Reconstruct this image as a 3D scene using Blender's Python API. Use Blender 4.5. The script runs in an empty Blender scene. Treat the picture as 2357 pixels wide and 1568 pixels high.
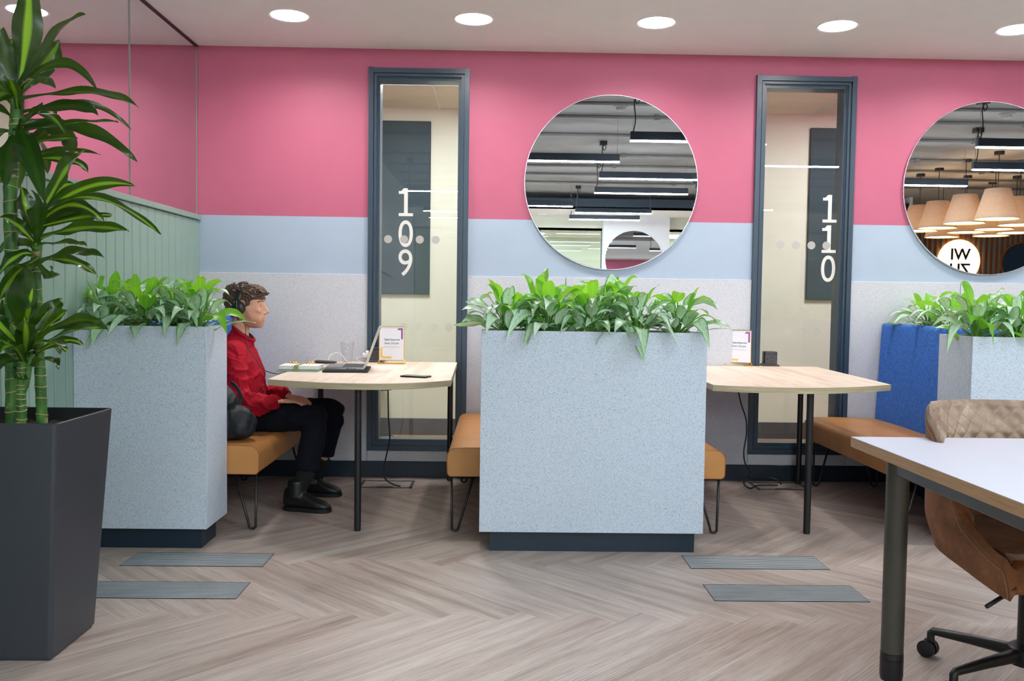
import bpy, bmesh, math, random
from mathutils import Vector, Matrix, noise, Euler
C = bpy.context.scene.collection
RND = random.Random(7)
PI = math.pi

# ------------------------------------------------------------------ camera model (2357 x 1568)
F = 2050.0; CX, CY = 1178.5, 784.0; H = 1.16; W = 5.74
YAW = math.radians(1.01); PITCH = math.radians(2.65); ROLL = 0.0136
_f = Vector((math.sin(YAW)*math.cos(PITCH), math.cos(YAW)*math.cos(PITCH), -math.sin(PITCH)))
_r0 = Vector((math.cos(YAW), -math.sin(YAW), 0)); _u0 = _r0.cross(_f)
_r = _r0*math.cos(ROLL) + _u0*math.sin(ROLL); _u = _u0*math.cos(ROLL) - _r0*math.sin(ROLL)
def at(px, py, y):
    """the point in the room, y metres into it, that the photo shows at px, py"""
    d = _f + _r*((px-CX)/F) - _u*((py-CY)/F)
    return Vector((0, 0, H)) + d*(y/d.y)

# ------------------------------------------------------------------ mesh helpers
def B(): return bmesh.new()
def _setm(faces, mi):
    for f in faces: f.material_index = mi
def box(bm, x0, x1, y0, y1, z0, z1, mi=0, bev=0.0, seg=2):
    vs = [bm.verts.new(p) for p in ((x0,y0,z0),(x1,y0,z0),(x1,y1,z0),(x0,y1,z0),(x0,y0,z1),(x1,y0,z1),(x1,y1,z1),(x0,y1,z1))]
    fs = [bm.faces.new([vs[i] for i in q]) for q in ((3,2,1,0),(4,5,6,7),(0,1,5,4),(1,2,6,5),(2,3,7,6),(3,0,4,7))]
    _setm(fs, mi)
    if bev > 0:
        es = list({e for f in fs for e in f.edges})
        r = bmesh.ops.bevel(bm, geom=es, offset=bev, segments=seg, affect='EDGES', profile=0.5)
        _setm(r['faces'], mi)
        vs = list({v for f in fs if f.is_valid for v in f.verts} | {v for f in r['faces'] for v in f.verts})
    return vs
def xf(vs, m):
    for v in vs: v.co = m @ v.co
def frame_of(d):
    d = d.normalized()
    a = Vector((0,0,1)) if abs(d.z) < 0.95 else Vector((1,0,0))
    s = d.cross(a).normalized(); return s, s.cross(d).normalized()
def tube(bm, pts, r, seg=10, mi=0, cap=True):
    pts = [Vector(p) for p in pts]; n = len(pts)
    rs = r if isinstance(r, (list, tuple)) else [r]*n
    rings = []; s = None
    for i, p in enumerate(pts):
        d = (pts[min(i+1,n-1)] - pts[max(i-1,0)])
        if d.length < 1e-9: d = Vector((0,0,1))
        d.normalize()
        if s is None: s, t = frame_of(d)
        else:
            s = (s - d*s.dot(d))
            if s.length < 1e-6: s, t = frame_of(d)
            s.normalize(); t = s.cross(d)
        rings.append([bm.verts.new(p + (s*math.cos(a) + t*math.sin(a))*rs[i]) for a in [2*PI*k/seg for k in range(seg)]])
    fs = []
    for a, b in zip(rings, rings[1:]):
        for k in range(seg):
            fs.append(bm.faces.new((a[k], a[(k+1)%seg], b[(k+1)%seg], b[k])))
    if cap:
        fs.append(bm.faces.new(rings[0][::-1])); fs.append(bm.faces.new(rings[-1]))
    _setm(fs, mi)
    return [v for rg in rings for v in rg]
def smoothpath(pts, n=8):
    """Catmull-Rom through points"""
    P = [Vector(p) for p in pts]; P = [P[0]*2-P[1]] + P + [P[-1]*2-P[-2]]
    out = []
    for i in range(1, len(P)-2):
        for k in range(n):
            t = k/n; a,b,c,d = P[i-1],P[i],P[i+1],P[i+2]
            out.append(0.5*((2*b)+(c-a)*t+(2*a-5*b+4*c-d)*t*t+(3*b-a-3*c+d)*t**3))
    out.append(P[-2]); return out
def lathe(bm, prof, c=(0,0,0), seg=32, mi=0, axis='Z'):
    """prof: (radius, height) pairs"""
    c = Vector(c); rings = []
    for r, h in prof:
        ring = []
        for k in range(seg):
            a = 2*PI*k/seg
            p = Vector((r*math.cos(a), r*math.sin(a), h))
            if axis == 'Y': p = Vector((p.x, p.z, p.y))
            ring.append(bm.verts.new(c+p))
        rings.append(ring)
    fs = []
    for a, b in zip(rings, rings[1:]):
        for k in range(seg): fs.append(bm.faces.new((a[k], a[(k+1)%seg], b[(k+1)%seg], b[k])))
    if prof[0][0] > 1e-5: fs.append(bm.faces.new(rings[0][::-1]))
    if prof[-1][0] > 1e-5: fs.append(bm.faces.new(rings[-1]))
    _setm(fs, mi); return [v for rg in rings for v in rg]
def ell(bm, c, r, rot=None, mi=0, seg=16, rings=10):
    m = Matrix.Translation(Vector(c)) @ (rot.to_matrix().to_4x4() if rot else Matrix.Identity(4)) @ Matrix.Diagonal((r[0], r[1], r[2], 1))
    top = bm.verts.new(m @ Vector((0,0,1))); bot = bm.verts.new(m @ Vector((0,0,-1))); R = []
    for i in range(1, rings):
        t = PI*i/rings; R.append([bm.verts.new(m @ Vector((math.sin(t)*math.cos(2*PI*k/seg), math.sin(t)*math.sin(2*PI*k/seg), math.cos(t)))) for k in range(seg)])
    fs = []
    for k in range(seg):
        j = (k+1) % seg; fs.append(bm.faces.new((top, R[0][k], R[0][j]))); fs.append(bm.faces.new((bot, R[-1][j], R[-1][k])))
        for a_, b_ in zip(R, R[1:]): fs.append(bm.faces.new((a_[k], b_[k], b_[j], a_[j])))
    _setm(fs, mi)
    return [top, bot] + [v for q in R for v in q]
def prism(bm, poly, z0, z1, mi=0, mi_side=None):
    """polygon in xy, extruded in z"""
    a = [bm.verts.new((p[0], p[1], z0)) for p in poly]; b = [bm.verts.new((p[0], p[1], z1)) for p in poly]
    n = len(poly)
    fs = [bm.faces.new(a[::-1]), bm.faces.new(b)]
    sd = [bm.faces.new((a[i], a[(i+1)%n], b[(i+1)%n], b[i])) for i in range(n)]
    _setm(fs, mi); _setm(sd, mi if mi_side is None else mi_side)
    return a+b
def ring_xz(bm, o, i, y0, y1, mi=0):
    """rectangular frame in the wall plane: o, i = (x0,x1,z0,z1)"""
    box(bm, o[0], i[0], y0, y1, o[2], o[3], mi); box(bm, i[1], o[1], y0, y1, o[2], o[3], mi)
    box(bm, i[0], i[1], y0, y1, o[2], i[2], mi); box(bm, i[0], i[1], y0, y1, i[3], o[3], mi)
def textmesh(bm, s, size, m, extrude=0.001, mi=0, align='CENTER', sx=1.0, bold=0.0):
    cu = bpy.data.curves.new('t', 'FONT'); cu.body = s; cu.size = size; cu.extrude = extrude
    cu.align_x = align; cu.resolution_u = 6; cu.offset = bold
    ob = bpy.data.objects.new('t', cu); C.objects.link(ob)
    bpy.context.view_layer.update()
    me = bpy.data.meshes.new_from_object(ob.evaluated_get(bpy.context.evaluated_depsgraph_get()))
    n0 = len(bm.verts); f0 = len(bm.faces)
    bm.from_mesh(me); bm.verts.ensure_lookup_table(); bm.faces.ensure_lookup_table()
    sc = Matrix.Diagonal((sx,1,1,1))
    for v in bm.verts[n0:]: v.co = m @ (sc @ v.co)
    for f in bm.faces[f0:]: f.material_index = mi; f.smooth = False
    bpy.data.objects.remove(ob); bpy.data.curves.remove(cu); bpy.data.meshes.remove(me)
FACE = Matrix(((1,0,0,0),(0,0,-1,0),(0,1,0,0),(0,0,0,1)))   # text plane -> faces -y, reads left to right from the camera side

# ------------------------------------------------------------------ object helpers
def tag(o, label=None, cat=None, group=None, kind=None):
    for k, v in (('label',label),('category',cat),('group',group),('kind',kind)):
        if v: o[k] = v
    return o
def thing(name, loc, label, cat, group=None):
    o = bpy.data.objects.new(name, None); C.objects.link(o); o.location = loc
    o.empty_display_size = 0.05
    return tag(o, label, cat, group)
def base_of(o):
    while o.parent: o = o.parent
    return o.location.copy()
def obj(name, bm, mats, parent=None, smooth=False, angle=None, label=None, recalc=True, center=None):
    if recalc: bmesh.ops.recalc_face_normals(bm, faces=bm.faces[:])
    off = base_of(parent) if parent else (Vector(center) if center else Vector((0,0,0)))
    for v in bm.verts: v.co -= off
    me = bpy.data.meshes.new(name); bm.to_mesh(me); bm.free()
    for m in (mats if isinstance(mats, (list, tuple)) else [mats]): me.materials.append(m)
    o = bpy.data.objects.new(name, me); C.objects.link(o)
    if smooth:
        if angle is None:
            for p in me.polygons: p.use_smooth = True
        else:
            me.shade_smooth() if hasattr(me, 'shade_smooth') else None
            for p in me.polygons: p.use_smooth = True
            try:
                me.set_sharp_from_angle(angle=math.radians(angle))
            except Exception: pass
    if parent: o.parent = parent
    elif center: o.location = off
    if label: o['label'] = label
    return o
def struct(name, bm, mats, parent=None, **k):
    o = obj(name, bm, mats, parent, **k)
    if not parent: o['kind'] = 'structure'
    return o
def dup(root, loc=None, label=None, group=None, rotz=None):
    r = root.copy(); C.objects.link(r)
    if loc is not None: r.location = loc
    if rotz is not None: r.rotation_euler = (0,0,rotz)
    if label: r['label'] = label
    if group: r['group'] = group
    for ch in list(root.children):
        c = ch.copy(); C.objects.link(c); c.parent = r
        for g in list(ch.children):
            d = g.copy(); C.objects.link(d); d.parent = c
    return r
def remesh(bm, voxel, smooth_it=4, fac=0.5):
    """melt overlapping shapes of a bmesh into one continuous skin"""
    bmesh.ops.recalc_face_normals(bm, faces=bm.faces[:])
    me = bpy.data.meshes.new('r'); bm.to_mesh(me); bm.free()
    o = bpy.data.objects.new('r', me); C.objects.link(o)
    md = o.modifiers.new('r', 'REMESH'); md.mode = 'VOXEL'; md.voxel_size = voxel
    if smooth_it:
        sm = o.modifiers.new('s', 'SMOOTH'); sm.iterations = smooth_it; sm.factor = fac
    bpy.context.view_layer.update()
    m2 = bpy.data.meshes.new_from_object(o.evaluated_get(bpy.context.evaluated_depsgraph_get()))
    out = bmesh.new(); out.from_mesh(m2)
    bpy.data.objects.remove(o); bpy.data.meshes.remove(me); bpy.data.meshes.remove(m2)
    return out

# ------------------------------------------------------------------ materials
def srgb(r, g, b):
    f = lambda c: c/12.92 if c <= 0.04045 else ((c+0.055)/1.055)**2.4
    return (f(r/255), f(g/255), f(b/255), 1)
class M_:
    def __init__(s, name):
        s.m = bpy.data.materials.new(name); s.m.use_nodes = True
        s.t = s.m.node_tree; s.n = s.t.nodes; s.l = s.t.links
        s.b = s.n['Principled BSDF']; s.out = s.n['Material Output']
    def node(s, typ, **k):
        nd = s.n.new(typ)
        for a, v in k.items():
            if a in nd.inputs: nd.inputs[a].default_value = v
            else: setattr(nd, a, v)
        return nd
    def link(s, a, b): s.l.new(a, b)
    def coords(s, kind='Object', scale=(1,1,1), rot=(0,0,0)):
        tc = s.node('ShaderNodeTexCoord'); mp = s.node('ShaderNodeMapping')
        mp.inputs['Scale'].default_value = scale; mp.inputs['Rotation'].default_value = rot
        s.link(tc.outputs[kind], mp.inputs['Vector']); return mp.outputs['Vector']
    def noise(s, vec, scale, detail=2.0, rough=0.5, dist=0.0):
        nd = s.node('ShaderNodeTexNoise'); nd.inputs['Scale'].default_value = scale; nd.inputs['Detail'].default_value = detail
        nd.inputs['Roughness'].default_value = rough; nd.inputs['Distortion'].default_value = dist
        s.link(vec, nd.inputs['Vector']); return nd.outputs['Fac']
    def ramp(s, fac, stops, interp='LINEAR'):
        nd = s.node('ShaderNodeValToRGB'); cr = nd.color_ramp; cr.interpolation = interp
        while len(cr.elements) < len(stops): cr.elements.new(0.5)
        for e, (p, c) in zip(cr.elements, stops): e.position = p; e.color = c if len(c) == 4 else (*c, 1)
        s.link(fac, nd.inputs['Fac']); return nd.outputs['Color']
    def mix(s, fac, a, b, mode='MIX'):
        nd = s.node('ShaderNodeMix', data_type='RGBA', blend_type=mode)
        for k, v in ((0, fac), (6, a), (7, b)):
            if isinstance(v, (int, float)): nd.inputs[k].default_value = v
            elif isinstance(v, tuple): nd.inputs[k].default_value = v
            else: s.link(v, nd.inputs[k])
        return nd.outputs[2]
    def math(s, op, a, b=0.0, c=0.0):
        nd = s.node('ShaderNodeMath', operation=op)
        for k, v in ((0,a),(1,b),(2,c)):
            if isinstance(v, (int,float)): nd.inputs[k].default_value = v
            else: s.link(v, nd.inputs[k])
        return nd.outputs[0]
    def color(s, v):
        if isinstance(v, tuple): s.b.inputs['Base Color'].default_value = v
        else: s.link(v, s.b.inputs['Base Color'])
    def bump(s, h, strength=0.2, dist=0.01):
        nd = s.node('ShaderNodeBump'); nd.inputs['Strength'].default_value = strength; nd.inputs['Distance'].default_value = dist
        s.link(h, nd.inputs['Height']); s.link(nd.outputs['Normal'], s.b.inputs['Normal'])
    def p(s, rough=0.5, metal=0.0, spec=0.5):
        s.b.inputs['Roughness'].default_value = rough; s.b.inputs['Metallic'].default_value = metal
        s.b.inputs['Specular IOR Level'].default_value = spec; return s
MAT = {}
def plain(name, col, rough=0.5, metal=0.0, spec=0.5, var=0.06, vscale=6.0, bump=0.0, bscale=200.0):
    s = M_(name).p(rough, metal, spec)
    v = s.coords()
    nz = s.noise(v, vscale, 3)
    dark = tuple(c*(1-var) for c in col[:3])+(1,); lite = tuple(min(1,c*(1+var)) for c in col[:3])+(1,)
    s.color(s.ramp(nz, [(0.3, dark), (0.7, lite)]))
    if bump: s.bump(s.noise(v, bscale, 2), bump, 0.002)
    MAT[name] = s.m; return s.m
def emit(name, col, strength):
    s = M_(name); s.color((0.8,0.8,0.8,1))
    s.b.inputs['Emission Color'].default_value = (*col, 1); s.b.inputs['Emission Strength'].default_value = strength
    MAT[name] = s.m; return s.m

plain('pink_paint', srgb(190,96,124), 0.55, var=0.02)
plain('blue_grey_paint', srgb(172,186,205), 0.5, var=0.02)
plain('ceiling_white', srgb(240,237,235), 0.7, var=0.015)
plain('slab_grey', srgb(150,148,146), 0.8, var=0.10, vscale=2.0)
plain('conduit_grey', srgb(112,110,108), 0.5)
plain('green_panel', srgb(146,172,159), 0.42, var=0.015)
plain('frame_navy', srgb(50,66,82), 0.33, var=0.04)
plain('skirting_navy', srgb(20,38,54), 0.42, var=0.05)
plain('trim_dark', srgb(60,26,32), 0.5)
plain('white_wall', srgb(228,228,230), 0.7, var=0.015)
plain('cream_wall', srgb(214,217,200), 0.7, var=0.015)
plain('pod_ceiling', srgb(224,210,190), 0.7, var=0.02)
plain('pod_skirting', srgb(74,76,80), 0.6)
plain('dark_felt', srgb(52,68,76), 0.85, var=0.05)
plain('black_metal', srgb(22,23,25), 0.38, var=0.1)
plain('chrome', srgb(225,226,228), 0.12, 1.0)
plain('steel_strip', srgb(205,205,210), 0.25, 1.0)
plain('alu_bar', srgb(196,202,206), 0.45, 0.2)
plain('slot_black', srgb(14,14,16), 0.8)
plain('navy_housing', srgb(28,44,58), 0.4)
plain('white_plastic', srgb(236,236,236), 0.35)
plain('black_plastic', srgb(24,24,27), 0.38)
plain('gold', srgb(226,178,84), 0.25, 0.9)
plain('vinyl_white', srgb(226,222,216), 0.6, var=0.01)
plain('dot_beige', srgb(196,188,182), 0.6, var=0.01)
plain('cream_dot', srgb(214,212,194), 0.6, var=0.01)
plain('paper_white', srgb(238,236,242), 0.6, var=0.01)
plain('purple_ink', srgb(150,84,158), 0.6)
plain('yellow_ink', srgb(240,196,92), 0.6)
plain('slate_ink', srgb(70,98,118), 0.6)
plain('letter_brown', srgb(52,34,24), 0.5)
plain('navy_disc', srgb(24,62,98), 0.5)
plain('slat_grey', srgb(150,146,142), 0.6)

def mk_shade():
    s = M_('linen_shade').p(0.9, 0, 0.2); v = s.coords(); n = s.noise(v, 120, 3)
    c = s.ramp(n, [(0.3, srgb(176,156,136)[:3]), (0.7, srgb(208,190,170)[:3])]); s.color(c)
    tr = s.node('ShaderNodeBsdfTranslucent'); s.link(c, tr.inputs['Color']); mx = s.node('ShaderNodeMixShader'); mx.inputs[0].default_value = 0.34
    s.link(s.b.outputs[0], mx.inputs[1]); s.link(tr.outputs[0], mx.inputs[2]); s.link(mx.outputs[0], s.out.inputs['Surface']); MAT['linen_shade'] = s.m
mk_shade(); emit('bulb_glow', (1.0, 0.50, 0.16), 32)
plain('brown_soil', srgb(50,34,26), 0.95, var=0.6, vscale=70, bump=0.8, bscale=120)
plain('pot_anthracite', srgb(52,55,62), 0.42, var=0.06, vscale=2)
plain('pot_inner', srgb(14,15,17), 0.7)
emit('linear_glow', (0.80, 0.92, 1.0), 112)
emit('downlight_glow', (1.0, 0.975, 0.95), 125)
emit('far_downlight_glow', (1.0, 0.97, 0.92), 40)
emit('panel_glow', (0.95, 0.98, 1.0), 34)
emit('shade_glow', (1.0, 0.80, 0.50), 9)
emit('sign_glow', (1.0, 0.86, 0.62), 1.6)
emit('halo_glow', (1.0, 0.52, 0.16), 3.0)

def mk_speckle(name, base, spot, lite):
    s = M_(name).p(0.62); v = s.coords()
    n1 = s.noise(v, 240, 2, 0.55, 1.4); n2 = s.noise(v, 320, 1, 0.5, 2.0); n3 = s.noise(v, 3, 2)
    c = s.ramp(n3, [(0.3, tuple(x*0.97 for x in base[:3])), (0.7, base[:3])])
    c = s.mix(s.ramp(n1, [(0.53, (0,0,0)), (0.62, (1,1,1))]), c, spot)
    c = s.mix(s.ramp(n2, [(0.60, (0,0,0)), (0.70, (1,1,1))]), c, lite)
    s.color(c); MAT[name] = s.m
mk_speckle('speckle', srgb(198,208,221), srgb(148,158,170), srgb(230,236,241))
mk_speckle('speckle_wall', srgb(208,208,214), srgb(174,174,181), srgb(222,222,228))

def mk_floor():
    s = M_('oak_herringbone').p(0.42)
    uv = s.node('ShaderNodeUVMap').outputs['UV']
    def mp(sc):
        m = s.node('ShaderNodeMapping'); m.inputs['Scale'].default_value = sc; s.link(uv, m.inputs['Vector']); return m.outputs['Vector']
    at_ = s.node('ShaderNodeAttribute', attribute_name='plank'); pv = at_.outputs['Fac']
    n1 = s.noise(mp((1.0, 17, 1)), 1.0, 6, 0.62, 0.5)
    n2 = s.noise(mp((7, 300, 1)), 1.0, 4, 0.65, 0.2)
    n3 = s.noise(mp((1.6, 7, 1)), 1.0, 2, 0.5, 0.6)
    w = s.node('ShaderNodeTexWave', wave_type='BANDS', bands_direction='Y'); w.inputs['Scale'].default_value = 1.0
    w.inputs['Distortion'].default_value = 5.0; w.inputs['Detail'].default_value = 2; w.inputs['Detail Scale'].default_value = 0.35; w.inputs['Detail Roughness'].default_value = 0.45
    s.link(mp((1.1, 26, 1)), w.inputs['Vector'])
    c = s.ramp(n1, [(0.25, srgb(142,120,108)[:3]), (0.5, srgb(190,170,158)[:3]), (0.72, srgb(214,200,191)[:3])])
    c = s.mix(s.math('MULTIPLY', s.ramp(w.outputs['Fac'], [(0.0,(1,1,1)),(0.5,(0,0,0))]), s.ramp(n3,[(0.50,(0.08,)*3),(0.66,(0.42,)*3)])), c, srgb(112,94,88))
    c = s.mix(s.ramp(n2, [(0.36,(0.6,0.6,0.6)),(0.52,(0,0,0))]), c, srgb(118,102,96))
    c = s.mix(0.16, c, s.ramp(pv, [(0.0, srgb(120,100,90)[:3]), (1.0, srgb(206,196,190)[:3])]))
    # hairline joints between planks
    sx = s.node('ShaderNodeAttribute', attribute_name='edge').outputs['Fac']
    s.color(c); s.bump(n2, 0.12, 0.001)
    s.link(s.ramp(n1, [(0.2,(0.5,)*3),(0.8,(0.36,)*3)]), s.b.inputs['Roughness'])
    MAT['floor'] = s.m
mk_floor()
def mk_wood(name, c0, c1, c2, sx=(22,1.4,1), rough=0.45, strip=0.0):
    s = M_(name).p(rough); v = s.coords(scale=sx)
    n1 = s.noise(v, 1.0, 5, 0.6, 0.9); n2 = s.noise(s.coords(scale=tuple(a*6 for a in sx)), 1.0, 3)
    c = s.ramp(n1, [(0.28, c0[:3]), (0.5, c1[:3]), (0.72, c2[:3])])
    c = s.mix(s.ramp(n2, [(0.3,(0.35,)*3),(0.5,(0,0,0))]), c, c0)
    if strip:
        tc = s.coords(); sep = s.node('ShaderNodeSeparateXYZ'); s.link(tc, sep.inputs[0])
        fl = s.math('FLOOR', s.math('MULTIPLY', sep.outputs[0], strip)); wn = s.node('ShaderNodeTexWhiteNoise', noise_dimensions='1D')
        s.link(fl, wn.inputs['W']); c = s.mix(0.22, c, s.ramp(wn.outputs['Value'], [(0,c0[:3]),(1,c2[:3])]))
    s.color(c); MAT[name] = s.m
mk_wood('table_oak', srgb(196,170,148), srgb(222,202,184), srgb(234,218,204), (18,1.6,1), strip=7.5)
mk_wood('table_edge', srgb(150,134,104), srgb(178,164,132), srgb(196,184,154), (3,3,90), 0.55)
mk_wood('pod_floor', srgb(150,108,66), srgb(184,140,94), srgb(204,168,126), (2,24,1))
mk_wood('slat_wood', srgb(150,84,30), srgb(186,112,48), srgb(206,134,68), (20,20,1.2))

def mk_mirror(name, col):
    s = M_(name).p(0.0, 1.0); s.color(col)
    n = s.noise(s.coords(), 1.5, 1); s.link(s.ramp(n, [(0,(0.0,)*3),(1,(0.012,)*3)]), s.b.inputs['Roughness']); MAT[name] = s.m
mk_mirror('mirror', (0.86,0.87,0.88,1)); mk_mirror('mirror_wall', (0.80,0.80,0.82,1))
def mk_glass(name, tint=(0.97,0.985,0.975,1), ior=1.5):
    s = M_(name); tr = s.node('ShaderNodeBsdfTransparent'); tr.inputs[0].default_value = tint
    gl = s.node('ShaderNodeBsdfGlossy'); gl.inputs['Roughness'].default_value = 0.0
    fr = s.node('ShaderNodeFresnel'); ge = s.node('ShaderNodeNewGeometry')
    s.link(s.math('ADD', s.math('MULTIPLY', ge.outputs['Backfacing'], 1/ior-ior), ior), fr.inputs['IOR'])   # same reflectance from both faces
    mx = s.node('ShaderNodeMixShader'); s.link(fr.outputs[0], mx.inputs[0]); s.link(tr.outputs[0], mx.inputs[1]); s.link(gl.outputs[0], mx.inputs[2])
    s.link(mx.outputs[0], s.out.inputs['Surface']); MAT[name] = s.m

def mk_frost(name, col, op):
    s = M_(name).p(0.6); s.color(col); tr = s.node('ShaderNodeBsdfTransparent'); mx = s.node('ShaderNodeMixShader'); mx.inputs[0].default_value = op
    s.link(tr.outputs[0], mx.inputs[1]); s.link(s.b.outputs[0], mx.inputs[2]); s.link(mx.outputs[0], s.out.inputs['Surface']); MAT[name] = s.m
mk_frost('dot_beige', srgb(200,194,190), 0.7); mk_frost('cream_dot', srgb(214,212,200), 0.16)
mk_glass('pane_glass'); mk_glass('green_glass', (0.86,0.94,0.92,1), 1.9)
# ------------------------------------------------------------------ the setting
XL, XR = -1.902, 14.0          # front of the green panelling, right wall
YF = -8.9                      # wall across the office
CZ = 2.735                     # ceiling over the booths
SZ = 3.40                      # exposed slab
SOFF = 4.56                    # where the booth ceiling ends
POD = 7.53
# floor: herringbone planks, one mesh
def floor():
    bm = B(); uvl = bm.loops.layers.uv.new('UVMap'); at_ = bm.loops.layers.float_color.new('plank')
    w, n = 0.157, 6; L = w*n; q = math.sqrt(0.5)
    tip = (-1.1125, 3.150)
    r = random.Random(3)
    def toxy(a, b): return (tip[0] + (a-b)*w*q, tip[1] + (a+b)*w*q)
    def plank(a, b, da, db):
        # cell corner (a,b), size da x db
        x, y = toxy(a+da/2, b+db/2)
        if not (XL-0.8 < x < XR+0.8 and YF-0.8 < y < W+0.8): return
        cs = [(a,b),(a+da,b),(a+da,b+db),(a,b+db)]
        vs = [bm.verts.new((*toxy(*c), 0)) for c in cs]
        f = bm.faces.new(vs); ou, ov, pr = r.uniform(0,40), r.uniform(0,40), r.random()
        for lp, c in zip(f.loops, cs):
            u_, v_ = (c[0]-a, c[1]-b) if da > db else (c[1]-b, c[0]-a)
            lp[uvl].uv = (ou + u_*w, ov + v_*w); lp[at_] = (pr,pr,pr,1)
    R = 200
    for b in range(-R, R):
        for k in range(-40, 40):
            a0 = -n - b + 2*n*k               # along "a": cells with (a+b) mod 2n in [0,n), ridge at a+b = 0
            plank(a0, b, n, 1)
    for a in range(-R, R):
        for k in range(-40, 40):
            plank(a, -a + 2*n*k, 1, n)
    for co, no in (((XL-0.02,0,0),(-1,0,0)),((XR,0,0),(1,0,0)),((0,W+0.01,0),(0,1,0)),((0,YF,0),(0,-1,0))):
        bmesh.ops.bisect_plane(bm, geom=bm.verts[:]+bm.edges[:]+bm.faces[:], plane_co=co, plane_no=no, clear_outer=True)
    for f in bm.faces:
        if f.normal.z < 0: f.normal_flip()
    return struct('floor', bm, MAT['floor'], recalc=False)
floor()
# openings in the back wall for the two sidelights
WIN = [(-0.827, -0.190, 0.175, 2.612), (1.642, 2.282, 0.177, 2.606)]
ZB, ZP = 1.671, 1.306          # paint line, top of the lower panels
def wall_back():
    bm = B(); xs = [XL-0.03, WIN[0][0]+0.02, WIN[0][1]-0.02, WIN[1][0]+0.02, WIN[1][1]-0.02, XR]
    for i in range(5):
        hole = i in (1, 3)
        zz = [(0, ZP-0.1, 1), (ZP-0.1, ZB, 1), (ZB, CZ+0.7, 0)]
        if hole:
            z0, z1 = WIN[i//2][2]+0.02, WIN[i//2][3]-0.02
            zz = [(0, z0, 1), (z1, CZ+0.7, 0)]
        for a, b, m in zz: box(bm, xs[i], xs[i+1], W, W+0.12, a, b, m)
    struct('wall_back', bm, [MAT['pink_paint'], MAT['blue_grey_paint']])
wall_back()
# speckled lower panels, with joints
joints = [(XL, WIN[0][0]), (WIN[0][1], 0.44), (0.443, WIN[1][0]), (WIN[1][1], 3.0), (3.003, 4.2)]
for a, b in joints:
    bm = B(); box(bm, a+0.0007, b-0.0007, W-0.012, W+0.002, 0.10, ZP, 0, 0.0012, 1); struct('trim_1', bm, MAT['speckle_wall'])
for wn in WIN:
    bm = B(); box(bm, wn[0]+0.002, wn[1]-0.002, W-0.012, W+0.002, 0.10, wn[2]-0.004, 0, 0.0012, 1); struct('trim_2', bm, MAT['speckle_wall'])
bm = B(); box(bm, XL, XR, W-0.022, W, 0, 0.105, 0, 0.003, 1); struct('baseboard_back', bm, MAT['skirting_navy'])
# left wall: panelling with grooves below, mirrors above
bm = B(); box(bm, XL-0.15, XL-0.022, YF, W+0.12, 0, SZ); struct('wall_left', bm, MAT['white_wall'])
def panelling():
    bm = B(); pitch = 0.1035; y = 5.104 + pitch*6
    ys = []
    while y > -1.0: ys.append(y); y -= pitch
    ys = [W] + [v for v in ys if v < W-0.02]
    for a, b in zip(ys, ys[1:]):
        box(bm, XL-0.02, XL, b+0.0035, a-0.0035, 0.0, 1.634, 0, 0.003, 1)
    box(bm, XL-0.022, XL-0.013, ys[-1], W, 0.0, 1.634)
    struct('trim_3', bm, MAT['green_panel'])
    bm = B(); box(bm, XL-0.022, XL+0.014, -1.0, W-0.001, 1.636, 1.668, 0, 0.003, 1); struct('trim_4', bm, MAT['green_panel'])
panelling()
bm = B(); box(bm, XL-0.03, XL-0.004, -1.0, W, 2.727, CZ+0.002); struct('trim_5', bm, MAT['trim_dark'])
seam = 4.706
for k, (a, b, lab) in enumerate(((seam+0.002, W-0.002, 'wall mirror panel above green boarding, ending at the pink corner'),
                                 (2.9, seam-0.002, 'wall mirror panel above green boarding, behind the tall potted plant'))):
    t = thing('wall_mirror', (XL-0.02, (a+b)/2, 1.67), lab, 'mirror', 'mirror panels over the green boarding')
    bm = B(); box(bm, XL-0.0205, XL-0.0145, a, b, 1.669, 2.727); obj('mirror_sheet', bm, MAT['mirror_wall'], t)
    bm = B(); e = b if k == 0 else b+0.001
    box(bm, XL-0.016, XL-0.0105, e-0.005, e+0.0005, 1.669, 2.727); obj('edge_strip', bm, MAT['slat_grey'], t)
# ceilings, one structure: booth soffit, fascia, exposed slab, far soffit
def ceiling():
    bm = B()
    box(bm, XL-0.1, XR, SOFF, W+0.02, CZ, CZ+0.06, 0)
    box(bm, XL-0.1, XR, SOFF-0.03, SOFF, CZ, SZ, 0)
    box(bm, XL-0.1, XR, YF, SOFF, SZ, SZ+0.08, 1)
    box(bm, XL-0.1, 8.6, YF, -7.12, 3.05, 3.10, 0)
    box(bm, XL-0.1, 8.6, -7.16, -7.12, 3.05, 3.27, 2)
    struct('ceiling', bm, [MAT['ceiling_white'], MAT['slab_grey'], MAT['skirting_navy']])
ceiling()
bm = B(); box(bm, XR, XR+0.1, YF, W+0.1, 0, SZ); struct('wall_right', bm, MAT['white_wall'])

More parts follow.
